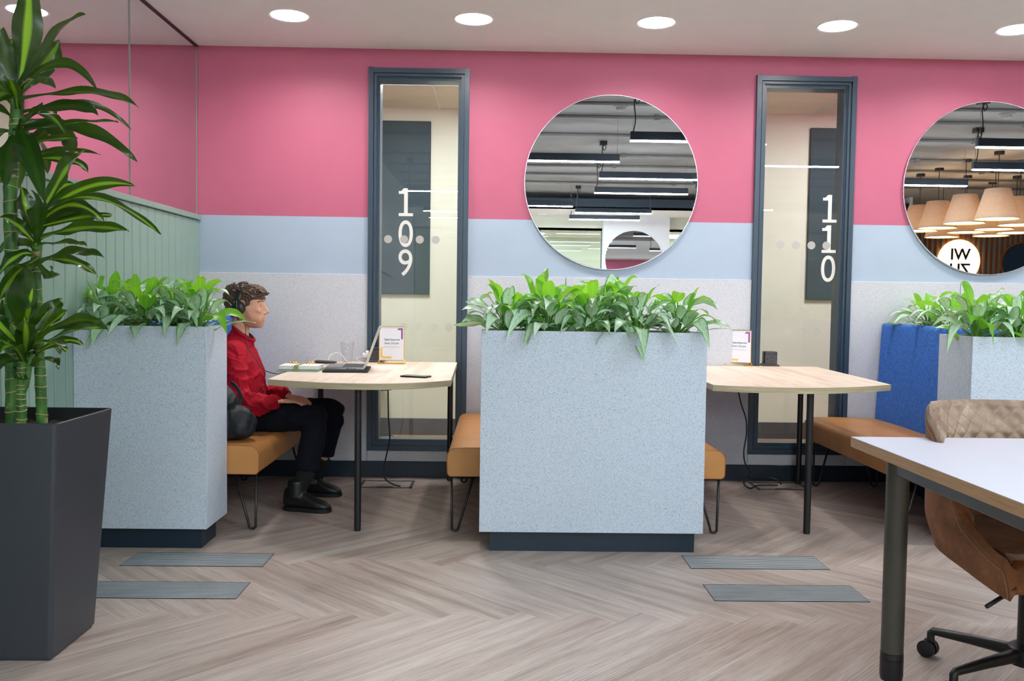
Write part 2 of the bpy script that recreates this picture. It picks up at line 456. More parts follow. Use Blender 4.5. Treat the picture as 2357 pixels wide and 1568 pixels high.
# wall across the office (seen in the round mirrors)
def mir(px, py, D):
    p = at(px, py, D); return Vector((p.x, 2*W-p.y, p.z))
DF = 2*W - YF
cx0, cx1 = mir(1385,560,DF).x, mir(1535,560,DF).x
def wall_front():
    bm = B()
    box(bm, cx0, cx1, YF-0.1, YF+0.25, 0, 3.05, 0)
    box(bm, XL-0.1, 8.6, YF-0.1, YF, 2.75, 3.05, 1)
    box(bm, 8.6, XR, YF-0.1, YF, 0, SZ, 2)
    box(bm, 8.58, 8.64, YF, -7.1, 0, SZ, 0)
    box(bm, XL-0.1, 8.6, YF-2.6, YF-2.5, 0, 3.05, 1)
    box(bm, XL-0.1, XL, YF-2.6, YF, 0, 3.05, 1); box(bm, 8.6, 8.7, YF-2.6, YF, 0, 3.05, 1)
    box(bm, XL-0.1, 8.7, YF-2.6, YF, 2.75, 2.80, 0); box(bm, XL-0.1, 8.7, YF-2.6, YF, -0.05, 0, 3)
    struct('wall_front', bm, [MAT['white_wall'], MAT['cream_wall'], MAT['slat_wood'], MAT['pod_floor']])
wall_front()
for k, (a, b) in enumerate(((XL, cx0), (cx1, 8.6))):
    n = 3; bm = B()
    for j in range(n): box(bm, a+(b-a)*j/n+0.004, a+(b-a)*(j+1)/n-0.004, YF-0.06, YF-0.045, 0.03, 2.75)
    win = struct('window_%d' % (k+3), bm, MAT['green_glass'])
    bm = B()
    for j in range(n+1): 
        x = a+(b-a)*j/n; box(bm, x-0.02, x+0.02, YF-0.07, YF-0.035, 0, 2.75)
    obj('window_frame', bm, MAT['frame_navy'], win)
bm = B()
for k in range(44):
    x = 8.72 + k*0.12
    if x < XR-0.05: box(bm, x, x+0.045, YF, YF+0.05, 0, SZ)
struct('trim_6', bm, MAT['slat_grey'])
# mirror on the white wall across the office
c = mir(1458, 600, DF-0.3); c.z = 2.10
t = thing('round_mirror', (c.x, YF+0.25, c.z-0.64), 'round mirror on the white wall across the office, seen in the middle mirror', 'mirror')
bm = B(); lathe(bm, [(0.64,0),(0.64,0.02),(0.632,0.022)], (c.x, YF+0.251, c.z), 64, 0, 'Y'); obj('mirror_sheet', bm, MAT['mirror'], t)
# pods behind the sidelights
def pods():
    bm = B(); box(bm, XL-0.1, 5.2, POD, POD+0.1, 0, 2.76); 
    box(bm, 0.80, 0.86, W+0.12, POD, 0, 2.76); box(bm, XL-0.1, XL, W+0.12, POD, 0, 2.76); box(bm, 5.1, 5.2, W+0.12, POD, 0, 2.76)
    struct('wall_pods', bm, MAT['cream_wall'])
    bm = B(); box(bm, XL-0.1, 5.2, W+0.12, POD+0.1, 2.745, 2.80)
    struct('ceiling_pods', bm, MAT['pod_ceiling'])
    bm = B(); box(bm, XL-0.1, 5.2, W+0.01, POD, -0.04, 0.0); struct('floor_pods', bm, MAT['pod_floor'])
    bm = B(); box(bm, XL, 0.80, POD-0.015, POD, 0, 0.14); box(bm, 0.86, 5.1, POD-0.015, POD, 0, 0.14); struct('baseboard_pods', bm, MAT['pod_skirting'])
    bm = B(); box(bm, XL, 0.80, W+0.95, W+0.965, 2.735, 2.746); box(bm, 0.86, 5.1, W+0.95, W+0.965, 2.735, 2.746)
    box(bm, -0.50, -0.49, W+0.12, POD, 2.735, 2.746); box(bm, 2.62, 2.63, W+0.12, POD, 2.735, 2.746)
    struct('trim_7', bm, MAT['white_wall'])
    for k, (x0, x1, lab) in enumerate(((-1.75, -0.567, 'dark slate felt panel on the cream wall behind glass number 109'),
                                       (2.618, 3.80, 'dark slate felt panel on the cream wall behind glass number 110'))):
        bm = B(); box(bm, x0, x1, POD-0.03, POD-0.001, 1.191, 2.632, 0, 0.004, 1)
        tag(obj('acoustic_panel', bm, MAT['dark_felt'], center=((x0+x1)/2, POD-0.001, 1.191)), lab, 'panel', 'felt panels in the pods')
    for k, (x, lab) in enumerate(((-0.55, 'square ceiling light in the pod behind glass number 109'), (3.0, 'square ceiling light in the pod behind glass number 110'))):
        t = thing('ceiling_panel_light', (x, W+0.55, 2.74), lab, 'ceiling light', 'pod ceiling lights')
        bm = B(); box(bm, x-0.31, x+0.31, W+0.24, W+0.86, 2.738, 2.748); obj('frame', bm, MAT['white_plastic'], t)
        bm = B(); box(bm, x-0.29, x+0.29, W+0.26, W+0.84, 2.733, 2.739); obj('diffuser', bm, MAT['panel_glow'], t)
pods()
# the two sidelight windows
def window(k, wn, digits, dx, dots, low):
    x0, x1, z0, z1 = wn
    bm = B()
    r = lambda d: (x0+d, x1-d, z0+d, z1-d)
    ring_xz(bm, r(0), r(0.030), W-0.028, W+0.12)
    ring_xz(bm, r(0.030), r(0.036), W-0.012, W+0.12)
    ring_xz(bm, r(0.036), r(0.050), W-0.020, W+0.12)
    ring_xz(bm, r(0.050), r(0.057), W-0.002, W+0.12)
    ring_xz(bm, r(0.057), r(0.070), W+0.004, W+0.12)
    # jambs run past the head at the top corners
    box(bm, x0-0.001, x0+0.030, W-0.030, W, z1-0.05, z1+0.004); box(bm, x1-0.030, x1+0.001, W-0.030, W, z1-0.05, z1+0.004)
    o = struct('window_%d' % (k+1), bm, MAT['frame_navy'])
    bm = B(); box(bm, x0+0.069, x1-0.069, W+0.030, W+0.040, z0+0.069, z1-0.069); obj('pane', bm, MAT['pane_glass'], o)
    for ch, zb in zip(digits, (1.685, 1.489, 1.303)):
        bm = B()
        if ch == '1':
            box(bm, dx-0.012, dx+0.012, W+0.0279, W+0.0291, zb+0.019, zb+0.178); box(bm, dx-0.046, dx+0.046, W+0.0279, W+0.0291, zb, zb+0.019); box(bm, dx-0.046, dx-0.012, W+0.0279, W+0.0291, zb+0.142, zb+0.160)
            vs_ = box(bm, dx-0.030, dx-0.012, W+0.0279, W+0.0291, zb+0.160, zb+0.178)
            for v in vs_:
                if v.co.x < dx-0.02 and v.co.z > zb+0.17: v.co.x = dx-0.014
        else: textmesh(bm, ch, 0.245, Matrix.Translation((dx, W+0.0285, zb)) @ FACE, 0.0006, sx=0.86)
        obj('number_sticker', bm, MAT['vinyl_white'], o)
    for x in dots:
        bm = B(); lathe(bm, [(0.026,0),(0.026,0.0008)], (x, W+0.0275, 1.536), 28, 0, 'Y'); obj('dot_sticker', bm, MAT['dot_beige'], o)
    for x in low:
        bm = B(); lathe(bm, [(0.026,0),(0.026,0.0008)], (x, W+0.0412, 0.972), 28, 0, 'Y'); obj('dot_sticker', bm, MAT['cream_dot'], o)
window(0, WIN[0], '109', -0.592, (-0.705,-0.602,-0.501,-0.399), (-0.60,-0.50,-0.40,-0.31))
window(1, WIN[1], '110', 2.150, (1.835,1.936,2.036,2.134), (1.90,2.0,2.10))

# ------------------------------------------------------------------ lamps
def downlight(x, y, z, r, lab, group, glow, depth=0.065):
    t = thing('downlight', (x, y, z), lab, 'ceiling light', group)
    bm = B(); lathe(bm, [(r+0.0,depth),(r,-0.0005),(r+0.012,-0.004),(r+0.014,0.0005),(r+0.014,depth)], (x,y,z), 40); obj('trim_ring', bm, MAT['white_plastic'], t, True, 40)
    bm = B(); lathe(bm, [(r,depth-0.004),(r,depth)], (x,y,z), 40); obj('diffuser', bm, glow, t)
    return t
def downlights():
    base = downlight(-1.186, 5.105, CZ, 0.104, 'leftmost of the round downlights over the booths, above the seated man', 'round downlights over the booths', MAT['downlight_glow'])
    labs = ['second round downlight from the left, above the window numbered 109', 'middle round downlight, above the planter in the centre',
            'fourth round downlight from the left, above the window numbered 110', 'rightmost round downlight, cut by the right edge of the photo',
            'round downlight beyond the right edge of the photo']
    for i, l in enumerate(labs): dup(base, (-0.150 + 1.0325*i if i else -0.150, 5.105, CZ), l)
# the soffit needs holes for the recessed lamps: rebuild it as a grid with round openings
def cut_soffit():
    ce = bpy.data.objects['ceiling']; me = ce.data
    bm = bmesh.new(); bm.from_mesh(me)
    # drop the booth soffit box (first 6 faces) and lay a slab with octagon-grid holes
    kill = [f for f in bm.faces if all(SOFF-0.001 <= v.co.y for v in f.verts) and all(CZ-0.001 <= v.co.z <= CZ+0.061 for v in f.verts)]
    bmesh.ops.delete(bm, geom=kill, context='FACES')
    xs = [-1.186] + [-0.150+1.0325*i for i in range(6)]
    R, seg = 0.1045, 40; y0, y1, yc = SOFF, W+0.02, 5.105
    edges_x = [XL-0.1] + [(a+b)/2 for a, b in zip(xs, xs[1:])] + [XR]
    def quad(a, b, c_, d): 
        f = bm.faces.new([bm.verts.new((*p, CZ)) for p in (a,b,c_,d)]); f.material_index = 0
    for i, x in enumerate(xs):
        a, b = edges_x[i], edges_x[i+1]
        b2 = min(b, x+0.5)
        if b2 < b: quad((b2,y0),(b,y0),(b,y1),(b2,y1))
        def sq(th):
            cx_, sy_ = math.cos(th), math.sin(th)
            k = min(((b2-x)/cx_) if cx_ > 1e-6 else ((a-x)/cx_ if cx_ < -1e-6 else 1e9), ((y1-yc)/sy_) if sy_ > 1e-6 else ((y0-yc)/sy_ if sy_ < -1e-6 else 1e9))
            return (x+cx_*k, yc+sy_*k)
        ths = [2*PI*k/seg for k in range(seg)] + [math.atan2(y-yc, X-x) % (2*PI) for X in (a,b2) for y in (y0,y1)]
        ths = sorted(set(round(t_, 9) for t_ in ths)); m = len(ths)
        for j in range(m):
            t0, t1 = ths[j], ths[(j+1) % m]
            p0, p1 = (x+R*math.cos(t0), yc+R*math.sin(t0)), (x+R*math.cos(t1), yc+R*math.sin(t1))
            quad(p0, sq(t0), sq(t1), p1)
    bmesh.ops.remove_doubles(bm, verts=bm.verts[:], dist=1e-5)
    bm.to_mesh(me); bm.free()
cut_soffit(); downlights()

def pendant():
    t = thing('linear_pendant', (0, 0, 2.87), 'x', 'pendant light', 'linear pendant lights of the office')
    bm = B(); box(bm, -0.75, 0.75, -0.03, 0.03, 2.8845, 2.975, 0, 0.003, 1); obj('housing', bm, MAT['navy_housing'], t)
    bm = B(); box(bm, -0.748, 0.748, -0.026, 0.026, 2.873, 2.885); obj('diffuser', bm, MAT['linear_glow'], t)
    for s in (-1, 1):
        bm = B(); tube(bm, [(s*0.72,0,2.96),(s*0.72,0,SZ)], 0.0025, 6); box(bm, s*0.72-0.012, s*0.72+0.012, -0.01, 0.01, 2.962, 2.982); obj('suspension_wire', bm, MAT['steel_strip'], t)
    bm = B(); pts = smoothpath([(-0.72,0.02,2.965),(-0.70,0.02,3.10),(-0.715,0.02,3.28),(-0.69,0.03,3.34),(-0.66,0.02,3.31),(-0.69,0.02,3.27),(-0.71,0.02,3.34),(-0.70,0.02,SZ-0.05)], 6)
    tube(bm, pts, 0.006, 8); box(bm, -0.75, -0.65, -0.04, 0.06, SZ-0.06, SZ-0.001); obj('power_cord', bm, MAT['black_plastic'], t)
    return t
def pendants():
    base = pendant(); first = True
    spots = [(2.16,1.80,'nearest lamp in the middle mirror, at its upper right'),(0.75,0.31,'lamp cut by the left rim of the middle mirror, upper one'),(2.17,-1.20,'long lamp across the right of the middle mirror'),
             (2.29,-2.90,'whole lamp shown in the heart of the middle mirror'),(0.62,-5.02,'small lamp cut by the left rim of the middle mirror, lower one'),(2.27,-6.15,'small whole lamp low in the middle mirror'),
             (2.27,-7.60,'farthest lamp, lowest in the middle mirror'),(5.94,1.76,'upper lamp in the right mirror'),(6.75,0.17,'lower lamp in the right mirror, above the big cone shade'),
             (6.0,-1.39,'lamp cut by the left rim of the right mirror'),(-0.72,-2.90,'upper lamp mirrored in the glass numbered 109'),(-0.72,-6.15,'middle lamp mirrored in the glass numbered 109'),
             (-0.72,-7.60,'lowest lamp mirrored in the glass numbered 109'),(3.75,0.31,'long lamp mirrored across the glass numbered 110'),(4.35,-5.02,'short lamp mirrored low in the glass numbered 110')]
    for x, y, l in spots:
        lab = 'black linear pendant, ' + l
        if first: base.location = (x,y,2.87); base['label'] = lab; first = False
        else: dup(base, (x,y,2.87), lab)
pendants()
# cone shades over the far lounge, seen in the right mirror
def cones():
    def cone():
        t = thing('cone_pendant', (0,0,2.42), 'x', 'pendant light', 'linen cone pendants in the right mirror')
        bm = B(); lathe(bm, [(0.30,2.42),(0.17,2.86)], (0,0,0), 40); 
        bmesh.ops.delete(bm, geom=[f for f in bm.faces if len(f.verts) > 4], context='FACES')
        bmesh.ops.solidify(bm, geom=bm.faces[:], thickness=0.006); obj('lamp_shade', bm, MAT['linen_shade'], t, True, 40)
        bm = B(); lathe(bm, [(0.285,2.435),(0.285,2.44)], (0,0,0), 40); obj('diffuser', bm, MAT['shade_glow'], t)
        bm = B(); ell(bm, (0,0,2.66), (.045,.045,.06)); obj('bulb', bm, MAT['bulb_glow'], t, True)
        bm = B(); tube(bm, [(0,0,2.44),(0,0,SZ)], 0.006, 8); lathe(bm, [(0.07,SZ-0.05),(0.07,SZ-0.001)], (0,0,0), 20); obj('cord', bm, MAT['black_plastic'], t)
        return t
    base = cone(); n = 0
    # (px of the lower rim centre, py, label)
    L = [(2290.5,503,'largest, nearest cone shade'),(2216,513,'second cone shade left of the largest'),(2154.5,524,'third cone shade left of the largest'),(2112,531,'cone shade at the left rim'),
         (2341,517,'cone shade right of the largest'),(2284,527,'rim just under the largest cone shade'),(2220,534,'rim under the second cone shade'),(2165,545,'lowest rim at the left'),
         (2277,542,'lowest rim in the middle'),(2333,535,'rim low at the right')]
    for px, py, l in L:
        a = at(px, py, 10.0); k = (2.435-H)/(a.z-H); x, D = a.x*k, 10.0*k
        p = (x, 2*W-D, 2.42); lab = 'linen cone pendant in the right round mirror, ' + l
        if n == 0: base.location = p; base['label'] = lab
        else: dup(base, p, lab)
        n += 1
cones()
# sign discs on the slatted wall
def sign(px, py, lit, lab):
    c = mir(px, py, DF-0.12); t = thing('disc_sign', (c.x, YF+0.05, c.z-0.46), lab, 'sign')
    bm = B(); lathe(bm, [(0.44,0),(0.44,0.06),(0.425,0.062)], (c.x, YF+0.06, c.z), 56, 0, 'Y'); obj('disc', bm, MAT['sign_glow'] if lit else MAT['navy_disc'], t)
    bm = B(); lathe(bm, [(0.49,0.0),(0.49,0.02),(0.44,0.02)], (c.x, YF+0.055, c.z), 56, 0, 'Y'); obj('halo_ring', bm, MAT['halo_glow'] if lit else MAT['slat_wood'], t)
    if lit:
        turn = Matrix.Rotation(PI, 4, 'Z') @ FACE     # faces +y, towards the booths
        bm = B(); textmesh(bm, 'WI', 0.36, Matrix.Translation((c.x, YF+0.126, c.z+0.03)) @ turn, 0.004, bold=0.006)
        textmesh(bm, 'ZU', 0.36, Matrix.Translation((c.x, YF+0.126, c.z-0.31)) @ turn, 0.004, bold=0.006)
        obj('lettering', bm, MAT['letter_brown'], t)
sign(2207, 601, True, 'backlit round sign with brown letters, reflected in the right mirror')
sign(2351, 606, False, 'dark blue disc on the slatted wall, reflected in the right mirror')
# conduits, detectors, far downlights
for k, y in enumerate((2.9, 1.35, 0.62, -0.55, -2.2, -3.3, -4.3, -5.4)):
    bm = B(); tube(bm, [(XL+0.1, y, SZ-0.03),(XR-0.1, y, SZ-0.03)], 0.022, 10)
    for x in (0.4, 1.9, 3.3, 5.0, 6.4, 8.0): box(bm, x-0.03, x+0.03, y-0.035, y+0.035, SZ-0.065, SZ-0.001)
    tag(obj('conduit', bm, MAT['conduit_grey'], smooth=True, angle=40, center=(5, y, SZ)), 'grey conduit pipe under the concrete slab, seen in the round mirrors', 'pipe', 'conduits on the slab')
for (px, py), l in (((1428,254),'small round detector on the slab, seen in the middle mirror'),((2312,271),'small round detector on the slab, seen in the right mirror')):
    a = at(px, py, 10.0); k = (3.36-H)/(a.z-H); x, y = a.x*k, 2*W-10.0*k
    bm = B(); lathe(bm, [(0.035,SZ-0.06),(0.055,SZ-0.05),(0.06,SZ-0.02),(0.085,SZ-0.015),(0.085,SZ-0.001)], (x,y,0), 24)
    tag(obj('smoke_detector', bm, MAT['slat_grey'], smooth=True, angle=40, center=(x,y,SZ)), l, 'detector')
fb = downlight(1.0, -7.6, 3.05, 0.09, 'left one of the three upper far downlights in the middle mirror', 'far downlights in the middle mirror', MAT['far_downlight_glow'], 0.012)
FD = [(1248,493,'left one of the three upper far downlights in the middle mirror'),(1372,493.5,'middle one of the three upper far downlights in the middle mirror'),(1497,494,'right one of the three upper far downlights in the middle mirror'),(1240,508,'lower far downlight at the left of the middle mirror')]
for i, (px, py, l) in enumerate(FD):
    a = at(px, py, 10.0); k = (3.05-H)/(a.z-H); p = (a.x*k, 2*W-10.0*k, 3.045)
    if i == 0: fb.location = p
    else: dup(fb, p, l)
for x, l in ((0.6,'glowing ceiling panel in the glazed room left of the far white wall'),(5.5,'glowing ceiling panel in the glazed room right of the far white wall'),(3.9,'small glowing ceiling panel behind the far green glass')):
    bm = B(); box(bm, x-0.5, x+0.5, YF-1.6, YF-1.0, 2.735, 2.75)
    tag(obj('ceiling_panel_light', bm, MAT['panel_glow'], center=(x, YF-1.3, 2.75)), l, 'ceiling light', 'lights of the far glazed rooms')
# the two round mirrors over the panels
for x, z, l in ((0.7215, 1.913, 'large round mirror on the pink wall, above the middle planter'), (3.158, 1.913, 'large round mirror at the right edge, reflecting cone shades')):
    t = thing('round_mirror', (x, W, z-0.56), l, 'mirror', 'round mirrors on the pink wall')
    bm = B(); lathe(bm, [(0.556,0),(0.556,-0.018)], (x, W-0.001, z), 96, 0, 'Y'); obj('backing_rim', bm, MAT['steel_strip'], t, True, 40)
    bm = B(); lathe(bm, [(0.553,-0.0185),(0.551,-0.022)], (x, W-0.001, z), 96, 0, 'Y'); obj('mirror_sheet', bm, MAT['mirror'], t, True, 20)
# camera and world
cam = bpy.data.cameras.new('camera'); cam.sensor_width = 36; cam.sensor_fit = 'HORIZONTAL'; cam.lens = F/2357*36; cam.clip_start = 0.05
co = bpy.data.objects.new('camera', cam); C.objects.link(co)
co.matrix_world = Matrix(((_r.x,_u.x,-_f.x,0),(_r.y,_u.y,-_f.y,0),(_r.z,_u.z,-_f.z,H),(0,0,0,1)))
sc = bpy.context.scene; sc.camera = co
wd = bpy.data.worlds.new('world'); sc.world = wd; wd.use_nodes = True
wd.node_tree.nodes['Background'].inputs[0].default_value = (0.6,0.65,0.7,1); wd.node_tree.nodes['Background'].inputs[1].default_value = 0.06
vs = sc.view_settings; sc.display_settings.display_device = 'sRGB'
vs.view_transform = 'Standard'; vs.look = 'None'; vs.gamma = 1; vs.use_curve_mapping = False; vs.exposure = 0.55
sc.cycles.max_bounces = 10; sc.cycles.diffuse_bounces = 4; sc.cycles.glossy_bounces = 5; sc.cycles.transparent_max_bounces = 12; sc.cycles.sample_clamp_indirect = 6
# ------------------------------------------------------------------ furniture
def onz(px, py, z):
    a = at(px, py, 10.0); k = (z-H)/(a.z-H); return Vector((a.x*k, 10.0*k, z))
mk_wood('plywood', srgb(170,126,84), srgb(200,160,116), srgb(214,178,136), (3,3,3), 0.5)
def mk_ply():
    s = M_('plywood_edge').p(0.5); v = s.coords(); sep = s.node('ShaderNodeSeparateXYZ'); s.link(v, sep.inputs[0])
    wv = s.math('FRACT', s.math('MULTIPLY', sep.outputs[2], 1/0.0031))
    c = s.ramp(wv, [(0.0, srgb(120,84,52)[:3]), (0.45, srgb(120,84,52)[:3]), (0.55, srgb(214,172,124)[:3])])
    n = s.noise(s.coords(scale=(8,8,300)), 1.0, 2); c = s.mix(0.25, c, s.ramp(n, [(0.3, srgb(130,90,56)[:3]), (0.7, srgb(224,186,140)[:3])]))
    s.color(c); MAT['plywood_edge'] = s.m
mk_ply()
plain('desk_white', srgb(206,204,216), 0.35, var=0.01)
plain('olive_metal', srgb(66,64,56), 0.38)
plain('beam_grey', srgb(84,86,86), 0.45)
plain('tan_leather', srgb(188,130,72), 0.42, var=0.06, vscale=9, bump=0.12, bscale=900)
plain('leather_piping', srgb(150,92,40), 0.45)
def mk_fabric(name, c0, c1, scale=520, rough=0.9):
    s = M_(name).p(rough, 0, 0.25); v = s.coords()
    n1 = s.noise(v, scale, 2, 0.6, 1.0); n2 = s.noise(v, scale*0.35, 3, 0.6, 2.0)
    c = s.mix(0.5, s.ramp(n1, [(0.35, c0[:3]), (0.65, c1[:3])]), s.ramp(n2, [(0.35, c0[:3]), (0.65, c1[:3])]))
    s.color(c); s.bump(n1, 0.25, 0.002); MAT[name] = s.m
mk_fabric('blue_felt', srgb(26,74,156), srgb(78,132,214), 160)
def mk_suede(name, c0, c1, c2):
    s = M_(name).p(0.62, 0, 0.35); v = s.coords()
    n1 = s.noise(v, 9, 5, 0.62, 0.6); n2 = s.noise(v, 90, 3)
    c = s.ramp(n1, [(0.28, c0[:3]), (0.5, c1[:3]), (0.72, c2[:3])]); c = s.mix(s.ramp(n2, [(0.4,(0.3,)*3),(0.6,(0,0,0))]), c, c0)
    s.color(c); s.bump(n2, 0.08, 0.002); MAT[name] = s.m
mk_suede('brown_suede', srgb(104,62,34), srgb(138,88,54), srgb(160,108,72))
mk_suede('taupe_suede', srgb(120,96,80), srgb(150,126,108), srgb(170,148,130))
plain('thread_tan', srgb(172,144,118), 0.7)

# planters: front block, narrow trough running back to the wall between the benches
def planter(x0, x1, s0, s1, lab, left_open=False):
    y0, y1 = 4.03, 4.34; z0, z1 = 0.095, 1.018; t = 0.018
    o = thing('planter', ((x0+x1)/2, (y0+y1)/2, 0), lab, 'planter', 'speckled planters between the booths')
    bm = B(); box(bm, x0, x1, y0, y0+t, z0, z1, 0, 0.0012, 1); obj('front_panel', bm, MAT['speckle'], o)
    for a in ((x0, x0+t), (x1-t, x1)):
        bm = B(); box(bm, a[0], a[1], y0+t+0.0015, y1, z0, z1, 0, 0.0012, 1); obj('side_panel', bm, MAT['speckle'], o)
    bm = B()
    for a, b in ((x0+t, s0), (s1, x1-t)):
        if b-a > 0.01: box(bm, a, b, y1-t, y1, z0, z1)
    obj('rear_panel', bm, MAT['speckle'], o)
    bm = B(); box(bm, s0, s0+t, y1-t, W-0.03, z0, z1-0.004); box(bm, s1-t, s1, y1-t, W-0.03, z0, z1-0.004); box(bm, s0+t, s1-t, W-0.03-t, W-0.03, z0, z1-0.004)
    obj('trough', bm, MAT['speckle'], o)
    bm = B(); box(bm, x0+t, x1-t, y0+t, y1-t, z0, 0.955); box(bm, s0+t, s1-t, y1-t, W-0.05, z0, 0.955); obj('soil', bm, MAT['brown_soil'], o)
    bm = B(); box(bm, x0+0.05, x1-0.033, y0+0.03, y1-0.07, 0, z0); box(bm, s0+0.03, s1-0.03, y1-0.07, W-0.06, 0, z0); obj('plinth', bm, MAT['skirting_navy'], o)
    return o
PL = [(XL+0.001, -1.307, XL+0.001, -1.725), (-0.068, 0.960, 0.303, 0.587), (2.178, 3.208, 2.552, 2.836)]
planter(*PL[0], 'speckled grey planter at the left, in front of the green boarding')
planter(*PL[1], 'speckled grey planter standing free in the centre of the photo')
planter(*PL[2], 'speckled grey planter at the right edge, beside the blue backrest')

# benches: built facing +x with the backrest on the low-x side
def bench(xf, side, lab):
    """xf: free long edge of the seat; side=+1 when the seat faces +x"""
    y0, y1 = 4.35, 5.70; s = side
    o = thing('bench', (xf-s*0.24, (y0+y1)/2, 0), lab, 'bench', 'tan and blue booth benches')
    X = lambda d: xf - s*d            # d measured from the free edge inwards
    bm = B(); a, b = sorted((X(0), X(0.47)))
    n = 12; prof = []
    def rr(cx, cz, r, a0, a1): return [(cx+r*math.cos(a0+(a1-a0)*k/6), cz+r*math.sin(a0+(a1-a0)*k/6)) for k in range(7)]
    prof += rr(0.045, 0.378, 0.045, PI, PI/2) + [(0.10,0.4255),(0.25,0.427)] + rr(0.445, 0.400, 0.025, PI/2, 0) + rr(0.455, 0.300, 0.012, 0, -PI/2) + rr(0.022, 0.306, 0.020, -PI/2, -PI)
    rings = []
    ys = [y0, y0+0.006, y0+0.02] + [y0+0.06+(y1-y0-0.12)*k/10 for k in range(11)] + [y1-0.006, y1]
    for i, y in enumerate(ys):
        sh = 0.006 if i in (0, len(ys)-1) else 0.0
        rings.append([bm.verts.new((X(p[0]*(1-2*sh)+0.24*2*sh), y, (p[1]-0.355)*(1-4*sh)+0.355 + (0.0015*math.sin(y*9+p[0]*8) if p[1] > 0.4 else 0))) for p in prof])
    m = len(prof)
    for r0, r1 in zip(rings, rings[1:]):
        for k in range(m): bm.faces.new((r0[k], r0[(k+1)%m], r1[(k+1)%m], r1[k]))
    bm.faces.new(rings[0]); bm.faces.new(rings[-1][::-1])
    seat = obj('seat', bm, MAT['tan_leather'], o, True, 35)
    bm = B(); pts = [Vector((X(p[0]), y0+0.004, p[1]+ (0.001 if p[1] > 0.4 else 0))) for p in prof]; tube(bm, pts + [pts[0]], 0.0032, 6, cap=False); obj('piping', bm, MAT['leather_piping'], seat, True)
    # backrest: leaning slab with a rolled top
    bm = B(); prof = [(0.462,0.30),(0.468,0.43),(0.480,0.70),(0.492,0.98)] + [(0.515-0.022*math.cos(PI*k/8), 1.012+0.026*math.sin(PI*k/8)) for k in range(9)] + [(0.537,0.98),(0.537,0.30)]
    ys = [y0-0.003, y0+0.012] + [y0+0.03+(y1-y0-0.04)*k/8 for k in range(9)] + [y1+0.008]
    rings = []
    for i, y in enumerate(ys):
        k_ = 0.008 if i == 0 else 0.0
        rings.append([bm.verts.new((X(p[0] + (k_ if p[0] < 0.51 else -k_*0.2)), y, p[1] - (k_ if p[1] > 1.0 else 0))) for p in prof])
    m = len(prof)
    for r0, r1 in zip(rings, rings[1:]):
        for k in range(m): bm.faces.new((r0[k], r0[(k+1)%m], r1[(k+1)%m], r1[k]))
    bm.faces.new(rings[0]); bm.faces.new(rings[-1][::-1])
    obj('backrest', bm, MAT['blue_felt'], o, True, 50)
    for yy in (4.385, 5.56):
        for d0, d1, dd in ((0.022, 0.135, 0.030), (0.43, 0.32, 0.425)):
            bm = B(); c = dd + (0.012 if d1 > d0 else -0.012)
            top0, top1 = Vector((X(d0), yy, 0.292)), Vector((X(d1), yy+0.02, 0.292))
            r = 0.017; b0 = Vector((X(c), yy+0.004, r+0.0065))
            arc = [b0 + Vector((-s*r*math.cos(a_), 0, -r*math.sin(a_))) for a_ in [(-0.15+PI*1.15*k/10) for k in range(11)]]
            if d1 < d0: arc = [b0 + Vector((s*r*math.cos(a_), 0, -r*math.sin(a_))) for a_ in [(-0.15+PI*1.15*k/10) for k in range(11)]]
            arc = [Vector((p.x, p.y, p.z)) for p in arc]
            if (arc[0]-top0).length > (arc[-1]-top0).length: arc = arc[::-1]
            tube(bm, [top0] + arc + [top1], 0.0062, 10); obj('hairpin_leg', bm, MAT['black_metal'], o, True)
    return o
bench(-1.155, 1, 'tan bench with blue back under the seated man')
bench(-0.235, -1, 'tan bench whose end shows left of the middle planter')
bench(1.140, 1, 'tan bench whose end peeps out right of the middle planter')
bench(1.995, -1, 'tan bench with tall blue backrest at the right, behind the white desk')

# tables
def table(poly, legs, lab):
    cx = sum(p[0] for p in poly)/len(poly); cy = sum(p[1] for p in poly)/len(poly)
    o = thing('booth_table', (cx, cy, 0), lab, 'table', 'oak booth tables')
    bm = B(); prism(bm, poly, 0.720, 0.750, 0, 1); obj('tabletop', bm, [MAT['table_oak'], MAT['table_edge']], o)
    for lx, ly in legs:
        bm = B(); tube(bm, [(lx,ly,0.006),(lx,ly,0.72)], 0.0172, 20); tube(bm, [(lx,ly,0),(lx,ly,0.008)], 0.0155, 16); box(bm, lx-0.045, lx+0.045, ly-0.045, ly+0.045, 0.712, 0.7195)
        obj('leg', bm, MAT['black_metal'], o, True, 40)
def arcpts(P, n=6): return [(p.x, p.y) for p in smoothpath([Vector((*q,0)) for q in P], n)]
t1 = arcpts([(-1.125,4.40),(-0.985,4.322),(-0.84,4.262),(-0.66,4.232),(-0.50,4.250),(-0.36,4.325),(-0.225,4.455)]) + [(-0.250,5.722),(-1.172,5.722)]
t2 = arcpts([(1.077,4.38),(1.19,4.325),(1.36,4.290),(1.516,4.283),(1.70,4.325),(1.86,4.40),(2.023,4.51)]) + [(2.076,5.722),(1.100,5.722)]
table(t1, [(-0.678,4.392),(-0.288,5.64),(-1.108,5.64)], 'oak booth table at the left, with the laptop on it')
table(t2, [(1.575,4.412),(1.950,5.64),(1.160,5.64)], 'oak booth table at the right, nearly bare')

